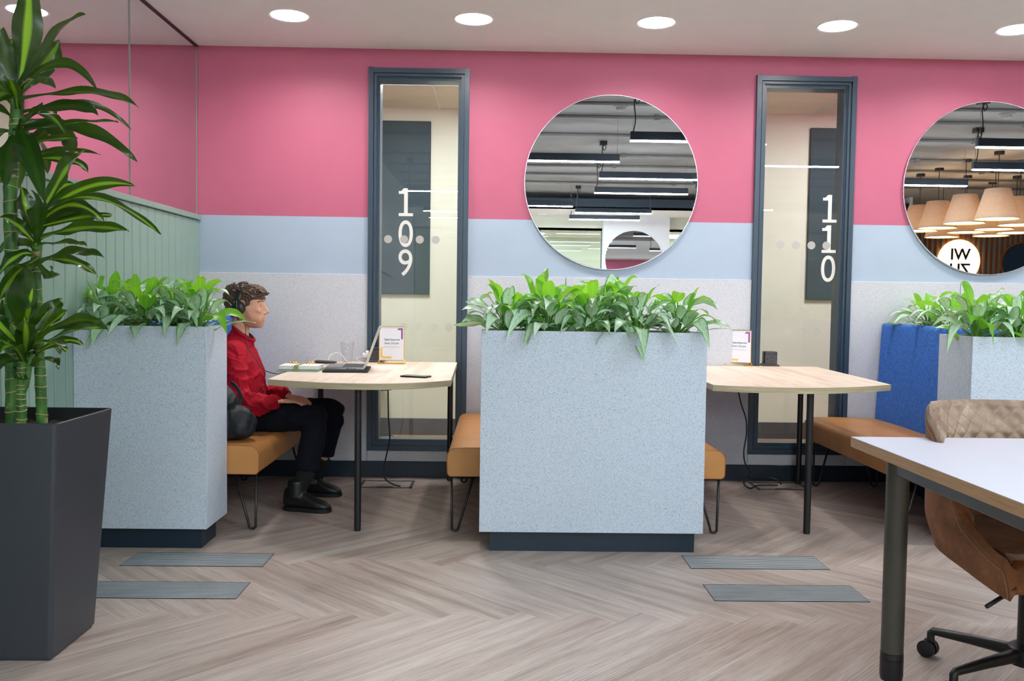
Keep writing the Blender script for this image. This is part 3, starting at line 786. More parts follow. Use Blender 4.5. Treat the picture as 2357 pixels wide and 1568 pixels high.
# white desk and quilted chair, right foreground
def desk():
    o = thing('desk', (2.0, 2.0, 0), 'white topped desk with plywood edge in the right foreground', 'desk')
    x0, x1, y0, y1 = 1.127, 2.93, 1.19, 2.785
    bm = B(); box(bm, x0, x1, y0, y1, 0.7085, 0.7385, 0); obj('plywood_core', bm, MAT['plywood_edge'], o)
    bm = B(); box(bm, x0, x1, y0, y1, 0.7386, 0.740, 0); obj('white_laminate', bm, MAT['desk_white'], o)
    for lx, ly in ((1.205,2.62),(2.85,2.62),(1.205,1.36),(2.85,1.36)):
        bm = B(); tube(bm, [(lx,ly,0.115),(lx,ly,0.708)], 0.0325, 32)
        lg = obj('leg', bm, MAT['olive_metal'], o, True, 40)
        bm = B(); lathe(bm, [(0.033,0.114),(0.0335,0.10),(0.0335,0.096),(0.032,0.095),(0.0335,0.094),(0.0335,0.045),(0.031,0.03),(0.018,0.026),(0.018,0.01),(0.028,0.006),(0.028,0)], (lx,ly,0), 32); obj('foot', bm, MAT['black_plastic'], lg, True, 40)
    bm = B(); box(bm, 1.185, 1.225, 1.39, 2.59, 0.655, 0.700, 0, 0.004, 1); box(bm, 2.83, 2.87, 1.39, 2.59, 0.655, 0.700, 0, 0.004, 1)
    box(bm, 1.24, 2.83, 1.97, 2.01, 0.655, 0.700, 0, 0.004, 1); box(bm, 1.19, 1.30, 2.50, 2.60, 0.700, 0.708)
    obj('underframe', bm, MAT['beam_grey'], o)
    bm = B(); box(bm, 1.225, 1.30, 2.44, 2.56, 0.690, 0.7075, 0, 0.002, 1); obj('bracket', bm, MAT['steel_strip'], o)
desk()
def chair():
    cx, cy = 1.625, 2.635; ang = math.radians(0)
    o = thing('quilted_chair', (cx, cy, 0), 'brown quilted tub chair on castors, tucked under the white desk', 'chair')
    # plan of the shell: from left arm tip round the back to the right arm tip
    hw, fr, bk = 0.272, -0.285, 0.285
    raw = []
    for i in range(241):
        th = PI/2*i/240; raw.append(Vector((hw*math.sin(th)**0.80, 0.02+(bk-0.02)*math.cos(th)**0.80, 0)))
    raw += [Vector((hw-0.012*k/60, 0.02+(fr-0.02)*k/60, 0)) for k in range(1, 61)]
    cum = [0.0]
    for p_, q_ in zip(raw, raw[1:]): cum.append(cum[-1]+(q_-p_).length)
    half = cum[-1]
    def half_at(d):
        lo, hi = 0, len(cum)-1
        while hi-lo > 1:
            md = (lo+hi)//2
            if cum[md] <= d: lo = md
            else: hi = md
        return raw[lo].lerp(raw[hi], (d-cum[lo])/max(1e-9, cum[hi]-cum[lo]))
    def plan(t):                        # t in [-1,1], even steps along the shell
        a = min(1.0, abs(t)); s = -1 if t < 0 else 1
        P = half_at(a*half); e = 0.012
        T = half_at(min(half, a*half+e)) - (half_at(a*half-e) if a*half > e else Vector((-half_at(e-a*half).x, half_at(e-a*half).y, 0)))
        N = Vector((-T.y, T.x, 0)).normalized()
        return Vector((s*P.x, P.y, 0)), Vector((s*N.x, N.y, 0))
    def sm(a): a = max(0, min(1, a)); return a*a*(3-2*a)
    def top(t):
        a = abs(t); return 0.832 - 0.045*sm((a-0.33)/0.16) - 0.25*sm((a-0.47)/0.30) - 0.075*sm((a-0.68)/0.32)
    def bot(t):
        a = abs(t); return 0.40 - 0.04*sm((a-0.4)/0.6) if a > 0.4 else 0.40
    NT, NZ = 281, 84
    def quilt(u, v):                    # diamond padding, returns 0..1
        a, b = u+v, u-v; fa, fb = abs((a % 1)-0.5)*2, abs((b % 1)-0.5)*2
        return (1-fa**2.2)*(1-fb**2.2)
    def off(P, N, d): return P - N*d
    TH = 0.055
    bm = B(); outer = []; inner = []; inq = []
    for i in range(NT):
        t = -1+2*i/(NT-1); P, N = plan(t); z0, z1 = bot(t), top(t)
        co, ci = [], []
        for j in range(NZ+1):
            k = j/NZ; z = z0+(z1-z0)*k
            lean = 0.055*max(0,(z-0.45))*max(0, 1-abs(t)*1.6)
            tuck = 0.035*(1-sm((z-0.36)/0.16))
            Q = P + Vector((N.x, N.y, 0))*(lean-tuck); 
            co.append(bm.verts.new((cx+Q.x, cy+Q.y, z)))
            q = quilt((t+1)*13.0, (z-0.4)/0.054) if abs(t) < 0.74 else 0
            R_ = off(Q, N, -0.040*sm((k-0.78)/0.22)*(1 if abs(t) < 0.6 else 0.4) + TH*(1.0 if abs(t) < 0.55 else 1.0-0.35*sm((abs(t)-0.55)/0.45)) + 0.011*q)
            ci.append(bm.verts.new((cx+R_.x, cy+R_.y, max(z, 0.42) if k < 0.3 else z)))
        outer.append(co); inner.append(ci)
    fo = []
    for i in range(NT-1):
        for j in range(NZ):
            f = bm.faces.new((outer[i][j], outer[i+1][j], outer[i+1][j+1], outer[i][j+1])); f.material_index = 0
            f = bm.faces.new((inner[i][j], inner[i][j+1], inner[i+1][j+1], inner[i+1][j])); f.material_index = 1 if abs(-1+2*i/(NT-1)) < 0.74 else 0
        # rounded rim
        a, b = (outer[i][NZ], outer[i+1][NZ]), (inner[i][NZ], inner[i+1][NZ])
        m0 = bm.verts.new((a[0].co+b[0].co)/2 + Vector((0,0,0.016))) if i == 0 else mlast
        m1 = bm.verts.new((a[1].co+b[1].co)/2 + Vector((0,0,0.016)))
        f1 = bm.faces.new((a[0], a[1], m1, m0)); f2 = bm.faces.new((m0, m1, b[1], b[0])); mlast = m1
        f1.material_index = f2.material_index = 1 if abs(-1+2*i/(NT-1)) < 0.68 else 0
        bm.faces.new((outer[i+1][0], outer[i][0], inner[i][0], inner[i+1][0]))
        if i == 0: mfirst = m0
    for i, mm in ((0, mfirst), (NT-1, mlast)):
        loop = [outer[i][j] for j in range(NZ+1)] + [mm] + [inner[i][j] for j in range(NZ, -1, -1)]
        bm.faces.new(loop if i else loop[::-1])
    shell = obj('shell', bm, [MAT['brown_suede'], MAT['taupe_suede']], o, True, 60)
    # stitching: along the rim outside and the quilting lines inside
    bm = B()
    def surf(t, z, d):
        P, N = plan(t); lean = 0.055*max(0,(z-0.45))*max(0, 1-abs(t)*1.6); tuck = 0.035*(1-sm((z-0.36)/0.16))
        Q = P + N*(lean-tuck) - N*d; return Vector((cx+Q.x, cy+Q.y, z))
    tube(bm, [surf(-1+2*i/80, top(-1+2*i/80)-0.022, -0.0012) for i in range(1, 80)], 0.0011, 5)
    for s_ in (-1, 1): tube(bm, [surf(s_*0.985, bot(1)+ (top(1)-0.022-bot(1))*k/12, -0.0012) for k in range(13)], 0.0011, 5)
    for sg in (1, -1):
        for k in range(-10, 36):
            pts = []
            for q in range(40):
                z = 0.43 + q*0.0102; u = k - sg*(z-0.4)/0.054
                t = u/13.0-1
                if abs(t) < 0.73 and z < top(t)-0.004: pts.append(surf(t, z, TH - 0.040*sm(((z-bot(t))/(top(t)-bot(t))-0.78)/0.22) + 0.0035))
            if len(pts) > 2: tube(bm, pts, 0.0008, 4)
    obj('stitching', bm, MAT['thread_tan'], shell)
    # seat
    bm = B(); poly = []
    for i in range(41):
        t = -0.97+1.94*i/40; P, N = plan(t); Q = P-N*0.05; poly.append((cx+Q.x, cy+Q.y))
    prism(bm, poly, 0.40, 0.478); 
    ed = [e for e in bm.edges if all(v.co.z > 0.47 for v in e.verts)]; bmesh.ops.bevel(bm, geom=ed, offset=0.022, segments=3, affect='EDGES')
    obj('seat_pad', bm, MAT['taupe_suede'], o, True, 40)
    bm = B(); box(bm, cx-0.222, cx+0.222, cy-0.290, cy+0.10, 0.372, 0.462, 0, 0.03, 4); obj('seat_front', bm, MAT['brown_suede'], o, True, 40)
    # base
    bm = B(); tube(bm, [(cx,cy,0.10),(cx,cy,0.36)], 0.028, 20); lathe(bm, [(0.05,0.075),(0.052,0.125),(0.03,0.14)], (cx,cy,0), 24); box(bm, cx-0.1, cx+0.1, cy-0.1, cy+0.1, 0.345, 0.366, 0, 0.004, 1)
    obj('gas_column', bm, MAT['black_metal'], o, True, 40)
    bm = B(); tube(bm, [(cx-0.05,cy-0.12,0.352),(cx-0.20,cy-0.20,0.345),(cx-0.262,cy-0.235,0.330)], 0.0062, 10); obj('lever', bm, MAT['black_plastic'], o, True)
    for k in range(5):
        a = math.radians(128+72*k); d = Vector((math.cos(a), math.sin(a), 0)); c0 = Vector((cx,cy,0))
        bm = B(); tube(bm, [c0+d*0.03+Vector((0,0,0.105)), c0+d*0.16+Vector((0,0,0.098)), c0+d*0.285+Vector((0,0,0.088)), c0+d*0.292+Vector((0,0,0.080)), c0+d*0.292+Vector((0,0,0.058))], [0.021,0.0165,0.0125,0.0125,0.0125], 14)
        leg = obj('base_arm', bm, MAT['black_metal'], o, True, 50)
        bm = B(); ax = Vector((-d.y, d.x, 0)); p = c0+d*0.300
        for s_ in (-1, 1):
            q0 = p+ax*(s_*0.007)+Vector((0,0,0.0275)); q1 = p+ax*(s_*0.024)+Vector((0,0,0.0275))
            tube(bm, [q0, q0+(q1-q0)*0.1, q0+(q1-q0)*0.85, q1], [0.0255,0.0275,0.0275,0.022], 22)
        tube(bm, [p+Vector((0,0,0.03)), c0+d*0.292+Vector((0,0,0.062))], 0.008, 10); box(bm, p.x-0.010, p.x+0.010, p.y-0.010, p.y+0.010, 0.040, 0.060, 0, 0.004, 1)
        obj('castor', bm, MAT['black_plastic'], leg, True, 40)
chair()

# floor grilles, floor boxes, cables
def grille(x0, y0, lab):
    o = thing('floor_grille', (x0+0.305, y0+0.1, 0), lab, 'floor vent', 'slotted floor grilles')
    bm = B(); box(bm, x0, x0+0.61, y0, y0+0.20, 0.0003, 0.0012); obj('well', bm, MAT['slot_black'], o)
    bm = B(); n = 12
    for k in range(n): 
        y = y0+0.004+(0.192)*(k+0.22)/n; box(bm, x0+0.002, x0+0.608, y, y+0.0074, 0.001, 0.0019)
    obj('bars', bm, MAT['alu_bar'], o)
for x0, y0, l in ((-1.598,3.782,'floor grille in front of the left planter, farther of that pair'),(-1.592,3.372,'floor grille beside the dark plant pot, nearer of that pair'),
                  (0.858,3.808,'floor grille right of the middle planter, farther of that pair'),(0.860,3.392,'floor grille right of the middle planter, nearer of that pair')): grille(x0, y0, l)
def floorbox(x, y, lab):
    o = thing('floor_box', (x, y, 0), lab, 'floor socket box', 'floor boxes under the booth tables')
    bm = B(); a, b = 0.165, 0.11
    box(bm, x-a, x+a, y-b, y-b+0.018, 0.0003, 0.003); box(bm, x-a, x+a, y+b-0.018, y+b, 0.0003, 0.003); box(bm, x-a, x-a+0.018, y-b, y+b, 0.0003, 0.003); box(bm, x+a-0.018, x+a, y-b, y+b, 0.0003, 0.003)
    obj('frame', bm, MAT['pod_skirting'], o)
    bm = B(); box(bm, x-0.05, x+0.05, y-b+0.002, y-b+0.030, 0.0028, 0.0045); obj('cable_flap', bm, MAT['black_plastic'], o)
floorbox(-0.668, 5.50, 'flush floor box under the left booth table'); floorbox(1.80, 5.56, 'flush floor box under the right booth table')
def cable(pts, r, lab, mat='black_plastic', cat='cable', name='cable', **k):
    bm = B(); P = smoothpath(pts, 8); tube(bm, P, r, 8); return tag(obj(name, bm, MAT[mat], smooth=True, center=P[len(P)//2]), lab, cat)
cable([at(893,893,5.35), at(894,960,5.37), at(897,1010,5.40), at(889,1050,5.42), at(882.5,1085,5.42), at(888,1104,5.41)+Vector((0,0,0.0)), onz(905,1115,0.008), onz(921,1119.5,0.008)], 0.0042, 'black cable hanging from the left booth table to its floor box')
cable([at(1699,898,5.45), at(1706,930,5.46), at(1717,965,5.48), at(1718,1000,5.50), at(1712,1040,5.50), at(1716,1070,5.52), at(1729,1090,5.53), at(1724,1104,5.52)+Vector((0,0,0.012)), onz(1712,1112,0.007), onz(1727,1124,0.007), onz(1745,1117,0.007), onz(1790,1117,0.007)], 0.0045, 'black cable hanging from the right booth table to its floor box')
cable([onz(1733,1103,0.02), onz(1752,1099,0.035), onz(1770,1099,0.04), onz(1790,1106,0.025), onz(1798,1115,0.008)], 0.004, 'short black cable looping over the right floor box')

# ------------------------------------------------------------------ things on the tables
TZ = 0.750
def at_table(name, px, py, rot, lab, cat, group=None):
    p = onz(px, py, TZ); o = thing(name, (0,0,0), lab, cat, group); return o, p, rot
def place(o, p, rot): o.location = p; o.rotation_euler = (0,0,math.radians(rot))
def sign_stand(px, py, rot, lab):
    o, p, _ = at_table('table_sign', px, py, rot, lab, 'sign', 'reserved signs in gold stands')
    w, h, zb = 0.150, 0.205, 0.024
    bm = B(); box(bm, -w/2, w/2, -0.0015, 0.0015, zb, zb+h); obj('card', bm, MAT['paper_white'], o)
    bm = B(); b = 0.0035
    box(bm, -w/2-b, -w/2, -0.004, 0.004, 0.004, zb+h+b); box(bm, w/2, w/2+b, -0.004, 0.004, 0.004, zb+h+b); box(bm, -w/2, w/2, -0.004, 0.004, zb+h, zb+h+b); box(bm, -w/2, w/2, -0.004, 0.004, zb-b, zb)
    for s_ in (-1, 1):
        x = s_*(w/2+0.002)
        for y in (-0.03, 0.03): tube(bm, [(x,0,0.026),(x+s_*0.006,y,0.003)], 0.0022, 6)
        tube(bm, [(x+s_*0.006,-0.03,0.003),(x+s_*0.006,0.03,0.003)], 0.0022, 6)
    for y in (-0.03, 0.03): tube(bm, [(-w/2-0.008,y,0.003),(w/2+0.008,y,0.003)], 0.0022, 6)
    obj('gold_frame', bm, MAT['gold'], o)
    bm = B(); yf = -0.0021
    def flat(poly): 
        f = bm.faces.new([bm.verts.new((x, yf, z)) for x, z in poly]); f.material_index = 0
        r = bmesh.ops.extrude_face_region(bm, geom=[f]); [setattr(v.co, 'y', yf+0.0008) for v in r['geom'] if isinstance(v, bmesh.types.BMVert)]
    zt = zb+h
    flat([(w/2-0.007,zt-0.008),(w/2-0.034,zt-0.008),(w/2-0.041,zt-0.019),(w/2-0.018,zt-0.019),(w/2-0.018,zt-0.076),(w/2-0.007,zt-0.076)]); obj('purple_corner', bm, MAT['purple_ink'], o)
    bm = B(); flat([(-w/2+0.006,zb+0.074),(-w/2+0.006,zb+0.022),(-w/2+0.014,zb+0.010),(-w/2+0.073,zb+0.010),(-w/2+0.073,zb+0.022),(-w/2+0.018,zb+0.022),(-w/2+0.018,zb+0.080)]); obj('yellow_corner', bm, MAT['yellow_ink'], o)
    bm = B(); textmesh(bm, 'Table Reserved', 0.0155, Matrix.Translation((0, yf, zb+0.121)) @ FACE, 0.0003, bold=0.0002); textmesh(bm, 'from 12-2 pm', 0.0155, Matrix.Translation((0, yf, zb+0.099)) @ FACE, 0.0003, bold=0.0002)
    for k in range(26): box(bm, -0.052+k*0.004, -0.0495+k*0.004, yf-0.0003, yf, zb+0.0795, zb+0.0812)
    obj('lettering', bm, MAT['slate_ink'], o)
    place(o, p, rot)
sign_stand(901.5, 837.5, 1.5, 'gold framed reserved sign beside the laptop'); sign_stand(1700, 842.5, -24, 'gold framed reserved sign on the right booth table')
def power_cube(px, py, rot, lab):
    o, p, _ = at_table('power_cube', px, py, rot, lab, 'power socket', 'black power cubes')
    bm = B(); box(bm, -0.041, 0.041, -0.041, 0.041, 0.013, 0.094, 0, 0.006, 3); obj('body', bm, MAT['black_plastic'], o, True, 40)
    bm = B(); a, b = 0.055, 0.042
    lo = [bm.verts.new((x*a,y*a,0)) for x,y in ((-1,-1),(1,-1),(1,1),(-1,1))]; mi = [bm.verts.new((x*a,y*a,0.004)) for x,y in ((-1,-1),(1,-1),(1,1),(-1,1))]; hi = [bm.verts.new((x*b,y*b,0.015)) for x,y in ((-1,-1),(1,-1),(1,1),(-1,1))]
    bm.faces.new(lo[::-1]); bm.faces.new(hi)
    for A_, B_ in ((lo,mi),(mi,hi)):
        for k in range(4): bm.faces.new((A_[k],A_[(k+1)%4],B_[(k+1)%4],B_[k]))
    obj('base', bm, MAT['black_plastic'], o)
    bm = B(); box(bm, -0.036, 0.036, -0.0425, -0.0405, 0.016, 0.074); obj('socket_face', bm, MAT['slot_face'], o)
    bm = B(); box(bm, -0.026, -0.016, -0.0432, -0.0420, 0.044, 0.049); box(bm, 0.003, 0.009, -0.0432, -0.0420, 0.053, 0.060); box(bm, 0.003, 0.009, -0.0432, -0.0420, 0.029, 0.035); obj('socket_holes', bm, MAT['slot_black'], o)
    place(o, p, rot); return p
plain('slot_face', srgb(66,62,64), 0.5)
pc2 = power_cube(1771, 842, -6, 'black power cube on the right booth table'); pc1 = power_cube(866, 833, 0, 'black power cube behind the laptop and sign')
cable([pc2+Vector((-0.055,0.0,0.005)), pc2+Vector((-0.10,0.01,0.006)), pc2+Vector((-0.16,0.05,0.006)), pc2+Vector((-0.20,0.06,0.006))], 0.003, 'thin black lead from the power cube on the right table')
# white charger plugged into the left cube
o = thing('charger_plug', (pc1.x-0.062, pc1.y, TZ+0.05), 'white charger plug in the power cube behind the laptop', 'charger')
bm = B(); box(bm, pc1.x-0.085, pc1.x-0.042, pc1.y-0.035, pc1.y+0.02, TZ+0.028, TZ+0.058, 0, 0.008, 3); box(bm, pc1.x-0.064, pc1.x-0.042, pc1.y-0.04, pc1.y+0.025, TZ+0.040, TZ+0.072, 0, 0.008, 3); obj('body', bm, MAT['white_plastic'], o, True, 40)
cable([(pc1.x-0.084,pc1.y-0.01,TZ+0.036), (pc1.x-0.12,pc1.y-0.03,TZ+0.018), onz(842,840,TZ+0.004), onz(820,836,TZ+0.004), onz(800,832.5,TZ+0.01), at(784,815,5.6), at(772,812,5.58), at(760,819,5.5), at(755.5,828,5.42)], 0.0022, 'white charging lead arching behind the tumbler', 'white_plastic')
# laptop on its sleeve
plain('laptop_grey', srgb(124,122,124), 0.32, 0.7); plain('laptop_lid', srgb(188,184,180), 0.35, 0.6); plain('key_dark', srgb(40,40,44), 0.6); plain('sleeve_black', srgb(34,36,42), 0.7); plain('screen_dark', srgb(20,22,26), 0.15)
def laptop():
    a = onz(737, 857, TZ+0.002); xr = onz(850, 852, TZ+0.004).x
    x0, y0 = a.x+0.008, a.y+0.015; x1, y1 = xr-0.022, y0+0.305
    bm = B(); box(bm, x0-0.012, xr, y0-0.012, y1+0.012, TZ, TZ+0.013, 0, 0.005, 2)
    sl = tag(obj('laptop_sleeve', bm, MAT['sleeve_black'], smooth=True, angle=40, center=((x0+x1)/2,(y0+y1)/2,TZ)), 'black sleeve lying under the open laptop', 'laptop sleeve'); sl.rotation_euler.z = math.radians(5)
    o = thing('laptop', ((x0+x1)/2, (y0+y1)/2, TZ+0.013), 'open grey laptop on a black sleeve, facing the man', 'laptop')
    zb = TZ+0.014
    bm = B(); box(bm, x0, x1, y0, y1, zb, zb+0.013, 0, 0.003, 2); base = obj('base', bm, MAT['laptop_grey'], o, True, 40)
    bm = B()
    for i in range(6):
        for j in range(13):
            xa = x0+0.092+i*0.0185; ya = y0+0.02+j*0.0205; box(bm, xa, xa+0.0165, ya, ya+0.0185, zb+0.0128, zb+0.0142)
    obj('keyboard', bm, MAT['key_dark'], base)
    bm = B(); box(bm, x0+0.012, x0+0.082, y0+0.10, y0+0.21, zb+0.0129, zb+0.0134); obj('touchpad', bm, MAT['laptop_grey'], base)
    bm = B()
    for d0, d1 in ((0.115,0.135),(0.142,0.148),(0.155,0.166)): box(bm, x0+d0, x0+d1, y0-0.0006, y0+0.001, zb+0.005, zb+0.009)
    obj('ports', bm, MAT['slot_black'], base)
    hp = Vector((x1-0.004, 0, zb+0.012)); tp = at(865, 753, y0); d = Vector((tp.x-hp.x, 0, tp.z-hp.z)); ln = d.length; d.normalize(); n = Vector((d.z,0,-d.x))
    def slab(t0, t1, l0, l1, ya, yb, bm, mi=0):
        vs = []
        for yy in (ya, yb):
            for l, t in ((l0,t0),(l1,t0),(l1,t1),(l0,t1)):
                q = hp + d*l + n*t; vs.append(bm.verts.new((q.x, yy, q.z)))
        for q in ((0,1,2,3),(7,6,5,4),(0,4,5,1),(1,5,6,2),(2,6,7,3),(3,7,4,0)): bm.faces.new([vs[i] for i in q]).material_index = mi
    bm = B(); slab(0, 0.006, 0, ln, y0, y1, bm); lid = obj('lid', bm, MAT['laptop_lid'], o); o.rotation_euler.z = math.radians(5)
    bm = B(); slab(-0.0006, 0.0, 0.012, ln-0.008, y0+0.007, y1-0.007, bm); obj('screen', bm, MAT['screen_dark'], lid)
laptop()
# ring planner
plain('sage_cover', srgb(146,168,150), 0.55); plain('sage_strap', srgb(132,140,104), 0.7); plain('page_white', srgb(244,242,234), 0.7)
def planner():
    a = onz(632, 856, TZ); b = onz(736, 856, TZ)
    x0, x1, y0 = a.x, b.x-0.006, a.y+0.01; y1 = y0+0.19
    o = thing('ring_planner', ((x0+x1)/2, (y0+y1)/2, TZ), 'open sage green ring planner with white pages beside the laptop', 'planner')
    bm = B(); box(bm, x0, x1, y0, y1, TZ, TZ+0.006, 0, 0.002, 1); box(bm, x0+0.012, x1, y0+0.012, y1, TZ+0.007, TZ+0.013, 0, 0.002, 1); cv = obj('cover', bm, MAT['sage_cover'], o)
    bm = B()
    for k in range(9): box(bm, x0+0.018+0.0005*(k%2), x1-0.002-0.0006*(k%3), y0+0.014+0.0005*(k%2), y1-0.012, TZ+0.0135+k*0.0022, TZ+0.0153+k*0.0022)
    obj('pages', bm, MAT['page_white'], o)
    bm = B(); ym = y0+0.17
    for k in (0.030,0.046,0.062,0.118,0.136,0.154):
        x = x0+k*(x1-x0)/0.23*1.0+0.02; tube(bm, [(x, ym-0.03+0.022*(1-math.cos(PI*q/8))*1.3, TZ+0.030+0.017*math.sin(PI*q/8)) for q in range(9)], 0.0028, 8)
    obj('rings', bm, MAT['gold'], o, True)
    bm = B(); xs = x0+(x1-x0)*0.44; box(bm, xs, xs+0.024, y0-0.002, y0+0.001, TZ+0.001, TZ+0.034); box(bm, xs, xs+0.024, y0-0.002, y1, TZ+0.0335, TZ+0.0355); obj('elastic_strap', bm, MAT['sage_strap'], o)
planner()
# phone, pouch, tumbler
p0 = onz(957, 868.5, TZ); o = thing('phone', (0,0,0), 'black phone lying on the left booth table', 'phone')
bm = B(); box(bm, -0.074, 0.074, -0.036, 0.036, 0.0, 0.0095, 0, 0.004, 3); obj('body', bm, MAT['black_plastic'], o, True, 40)
plain('phone_glass', srgb(96,108,104), 0.08); bm = B(); box(bm, -0.068, 0.068, -0.031, 0.031, 0.0094, 0.0099); obj('screen', bm, MAT['phone_glass'], o); place(o, p0, -20)
p0 = onz(748, 836, TZ)
bm = B(); vs = box(bm, -0.066, 0.066, -0.05, 0.05, 0.0, 0.020, 0, 0.007, 3)
for v in bm.verts: v.co.z *= 1.15-0.9*min(1, abs(v.co.x)/0.08); v.co.z += 0.006*(v.co.x < -0.05)
for v in bm.verts: v.co += p0
tag(obj('pouch', bm, MAT['sleeve_black'], smooth=True, angle=50, center=p0), 'small black leather pouch behind the planner', 'pouch')
def mk_tumbler():
    s = M_('clear_glass'); s.b.inputs['Transmission Weight'].default_value = 1.0; s.b.inputs['Roughness'].default_value = 0.0; s.b.inputs['IOR'].default_value = 1.2
    s.color((0.98,0.99,0.99,1)); MAT['clear_glass'] = s.m
mk_glass('tumbler_glass', (0.992,0.994,0.994,1), 1.45)
p0 = onz(799.5, 833, TZ); o = thing('tumbler', p0, 'clear fluted drinking glass behind the laptop', 'glass')
bm = B(); seg = 40; prof = [(0.030,0.0),(0.032,0.004),(0.0335,0.03),(0.036,0.068),(0.0375,0.074),(0.043,0.126),(0.0412,0.126),(0.0355,0.074),(0.031,0.012),(0.0,0.010)]
vs = lathe(bm, prof, (0,0,0), seg)
for v in bm.verts:
    if v.co.z < 0.072: a = math.atan2(v.co.y, v.co.x); k = 1-0.035*abs(math.cos(a*5)); v.co.x *= k; v.co.y *= k
    v.co += p0
obj('glass_body', bm, MAT['tumbler_glass'], o, True)
# pods: stool base behind the left glass, chair leg behind the right glass
p0 = onz(884, 1006.5, 0.0); o = thing('stool', (p0.x-0.07, p0.y+0.02, 0), 'chrome footed stool behind the glass numbered 109', 'stool')
q = Vector((p0.x-0.07, p0.y-0.03, 0))
bm = B(); lathe(bm, [(0.0,0.022),(0.05,0.02),(0.155,0.008),(0.16,0.0)], q, 40); obj('foot_disc', bm, MAT['chrome'], o, True, 40)
bm = B(); tube(bm, [q+Vector((0,0,0.02)), q+Vector((0,0,0.40))], 0.022, 16); obj('column', bm, MAT['chrome'], o, True, 40)
bm = B(); lathe(bm, [(0.0,0.40),(0.14,0.40),(0.155,0.42),(0.15,0.45),(0.0,0.455)], q, 32); obj('seat', bm, MAT['dark_felt'], o, True, 50)
q = Vector((1.62, 6.62, 0)); o = thing('cantilever_chair', q, 'grey chair with chrome legs behind the glass numbered 110', 'chair')
bm = B()
for s_ in (-1, 1): tube(bm, smoothpath([q+Vector((-0.22,s_*0.22,0.44)), q+Vector((0.20,s_*0.22,0.44)), q+Vector((0.235,s_*0.22,0.36)), q+Vector((0.15,s_*0.22,0.10)), q+Vector((0.20,s_*0.22,0.03)), q+Vector((0.42,s_*0.22,0.014)), q+Vector((-0.22,s_*0.22,0.014))], 5), 0.012, 10)
obj('sled_frame', bm, MAT['chrome'], o, True)
bm = B(); box(bm, q.x-0.24, q.x+0.24, q.y-0.24, q.y+0.24, 0.45, 0.50, 0, 0.02, 3); obj('seat', bm, MAT['dark_felt'], o, True, 40)
bm = B(); box(bm, q.x-0.27, q.x-0.22, q.y-0.24, q.y+0.24, 0.50, 0.88, 0, 0.02, 3); obj('backrest', bm, MAT['dark_felt'], o, True, 40)
# ------------------------------------------------------------------ plants
def mk_leaf(name, dark, mid, stripe, pale, kind):
    s = M_(name).p(0.34 if kind != 'dracaena' else 0.24, 0, 0.5)
    uv = s.node('ShaderNodeUVMap').outputs['UV']; sep = s.node('ShaderNodeSeparateXYZ'); s.link(uv, sep.inputs[0])
    ob = s.noise(s.coords(), 14, 2)
    across = s.math('MULTIPLY', s.math('ABSOLUTE', s.math('SUBTRACT', s.math('FRACT', sep.outputs[0]), 0.5)), 2.0)   # 0 midrib .. 1 margin
    def mp(sc):
        m = s.node('ShaderNodeMapping'); m.inputs['Scale'].default_value = sc; s.link(uv, m.inputs['Vector']); return m.outputs['Vector']
    if kind == 'dracaena':
        fine = s.noise(mp((34,0.8,1)), 1.0, 2)
        c = s.ramp(fine, [(0.3, dark[:3]), (0.7, mid[:3])])
        wob = s.math('ADD', across, s.math('MULTIPLY', s.math('SUBTRACT', s.noise(mp((60,0.6,1)), 1.0, 2), 0.5), 0.30))
        tone = s.node('ShaderNodeAttribute', attribute_name='tone').outputs['Fac']
        m = s.ramp(wob, [(0.16, (1,1,1)), (0.34, (0,0,0))])
        c = s.mix(s.math('MULTIPLY', m, tone), c, s.mix(s.noise(mp((50,0.5,1)),1.0,2), stripe, pale))
    else:
        # silver blotches between dark side veins, dark margin
        vein = s.node('ShaderNodeTexNoise'); vein.inputs['Scale'].default_value = 1.0; vein.inputs['Detail'].default_value = 2
        off = s.node('ShaderNodeCombineXYZ'); s.link(s.math('MULTIPLY', sep.outputs[0], 3.0), off.inputs[0])
        s.link(s.math('ADD', s.math('MULTIPLY', sep.outputs[1], 30.0), s.math('MULTIPLY', across, -7.0)), off.inputs[1]); s.link(off.outputs[0], vein.inputs['Vector'])
        c = s.ramp(s.noise(mp((6,2,1)), 1.0, 2), [(0.3, dark[:3]), (0.7, mid[:3])])
        tone = s.node('ShaderNodeAttribute', attribute_name='tone').outputs['Fac']
        blot = s.math('MULTIPLY', s.ramp(vein.outputs['Fac'], [(0.30,(0,0,0)),(0.42,(1,1,1))]), s.ramp(across, [(0.70,(1,1,1)),(0.92,(0,0,0))]))
        c = s.mix(s.math('MULTIPLY', blot, tone), c, pale)
        c = s.mix(s.ramp(tone, [(0.05,(0.75,)*3),(0.40,(0,0,0))]), c, srgb(128,200,40))  # low-tone leaves: the lime of backlighting is painted into the base colour
        c = s.mix(s.ramp(across, [(0.03,(0.7,)*3),(0.09,(0,0,0))]), c, stripe)
    s.color(c)
    tr = s.node('ShaderNodeBsdfTranslucent'); s.link(s.mix(0.55, c, (0.50,0.95,0.04,1)), tr.inputs['Color'])
    mx = s.node('ShaderNodeMixShader'); mx.inputs[0].default_value = 0.20
    if kind != 'dracaena': s.link(s.math('SUBTRACT', 0.46, s.math('MULTIPLY', tone, 0.34)), mx.inputs[0])
    s.link(s.b.outputs[0], mx.inputs[1]); s.link(tr.outputs[0], mx.inputs[2]); s.link(mx.outputs[0], s.out.inputs['Surface'])
    MAT[name] = s.m
mk_leaf('dracaena_leaf', srgb(4,28,14), srgb(10,56,20), srgb(112,176,24), srgb(176,214,60), 'dracaena')
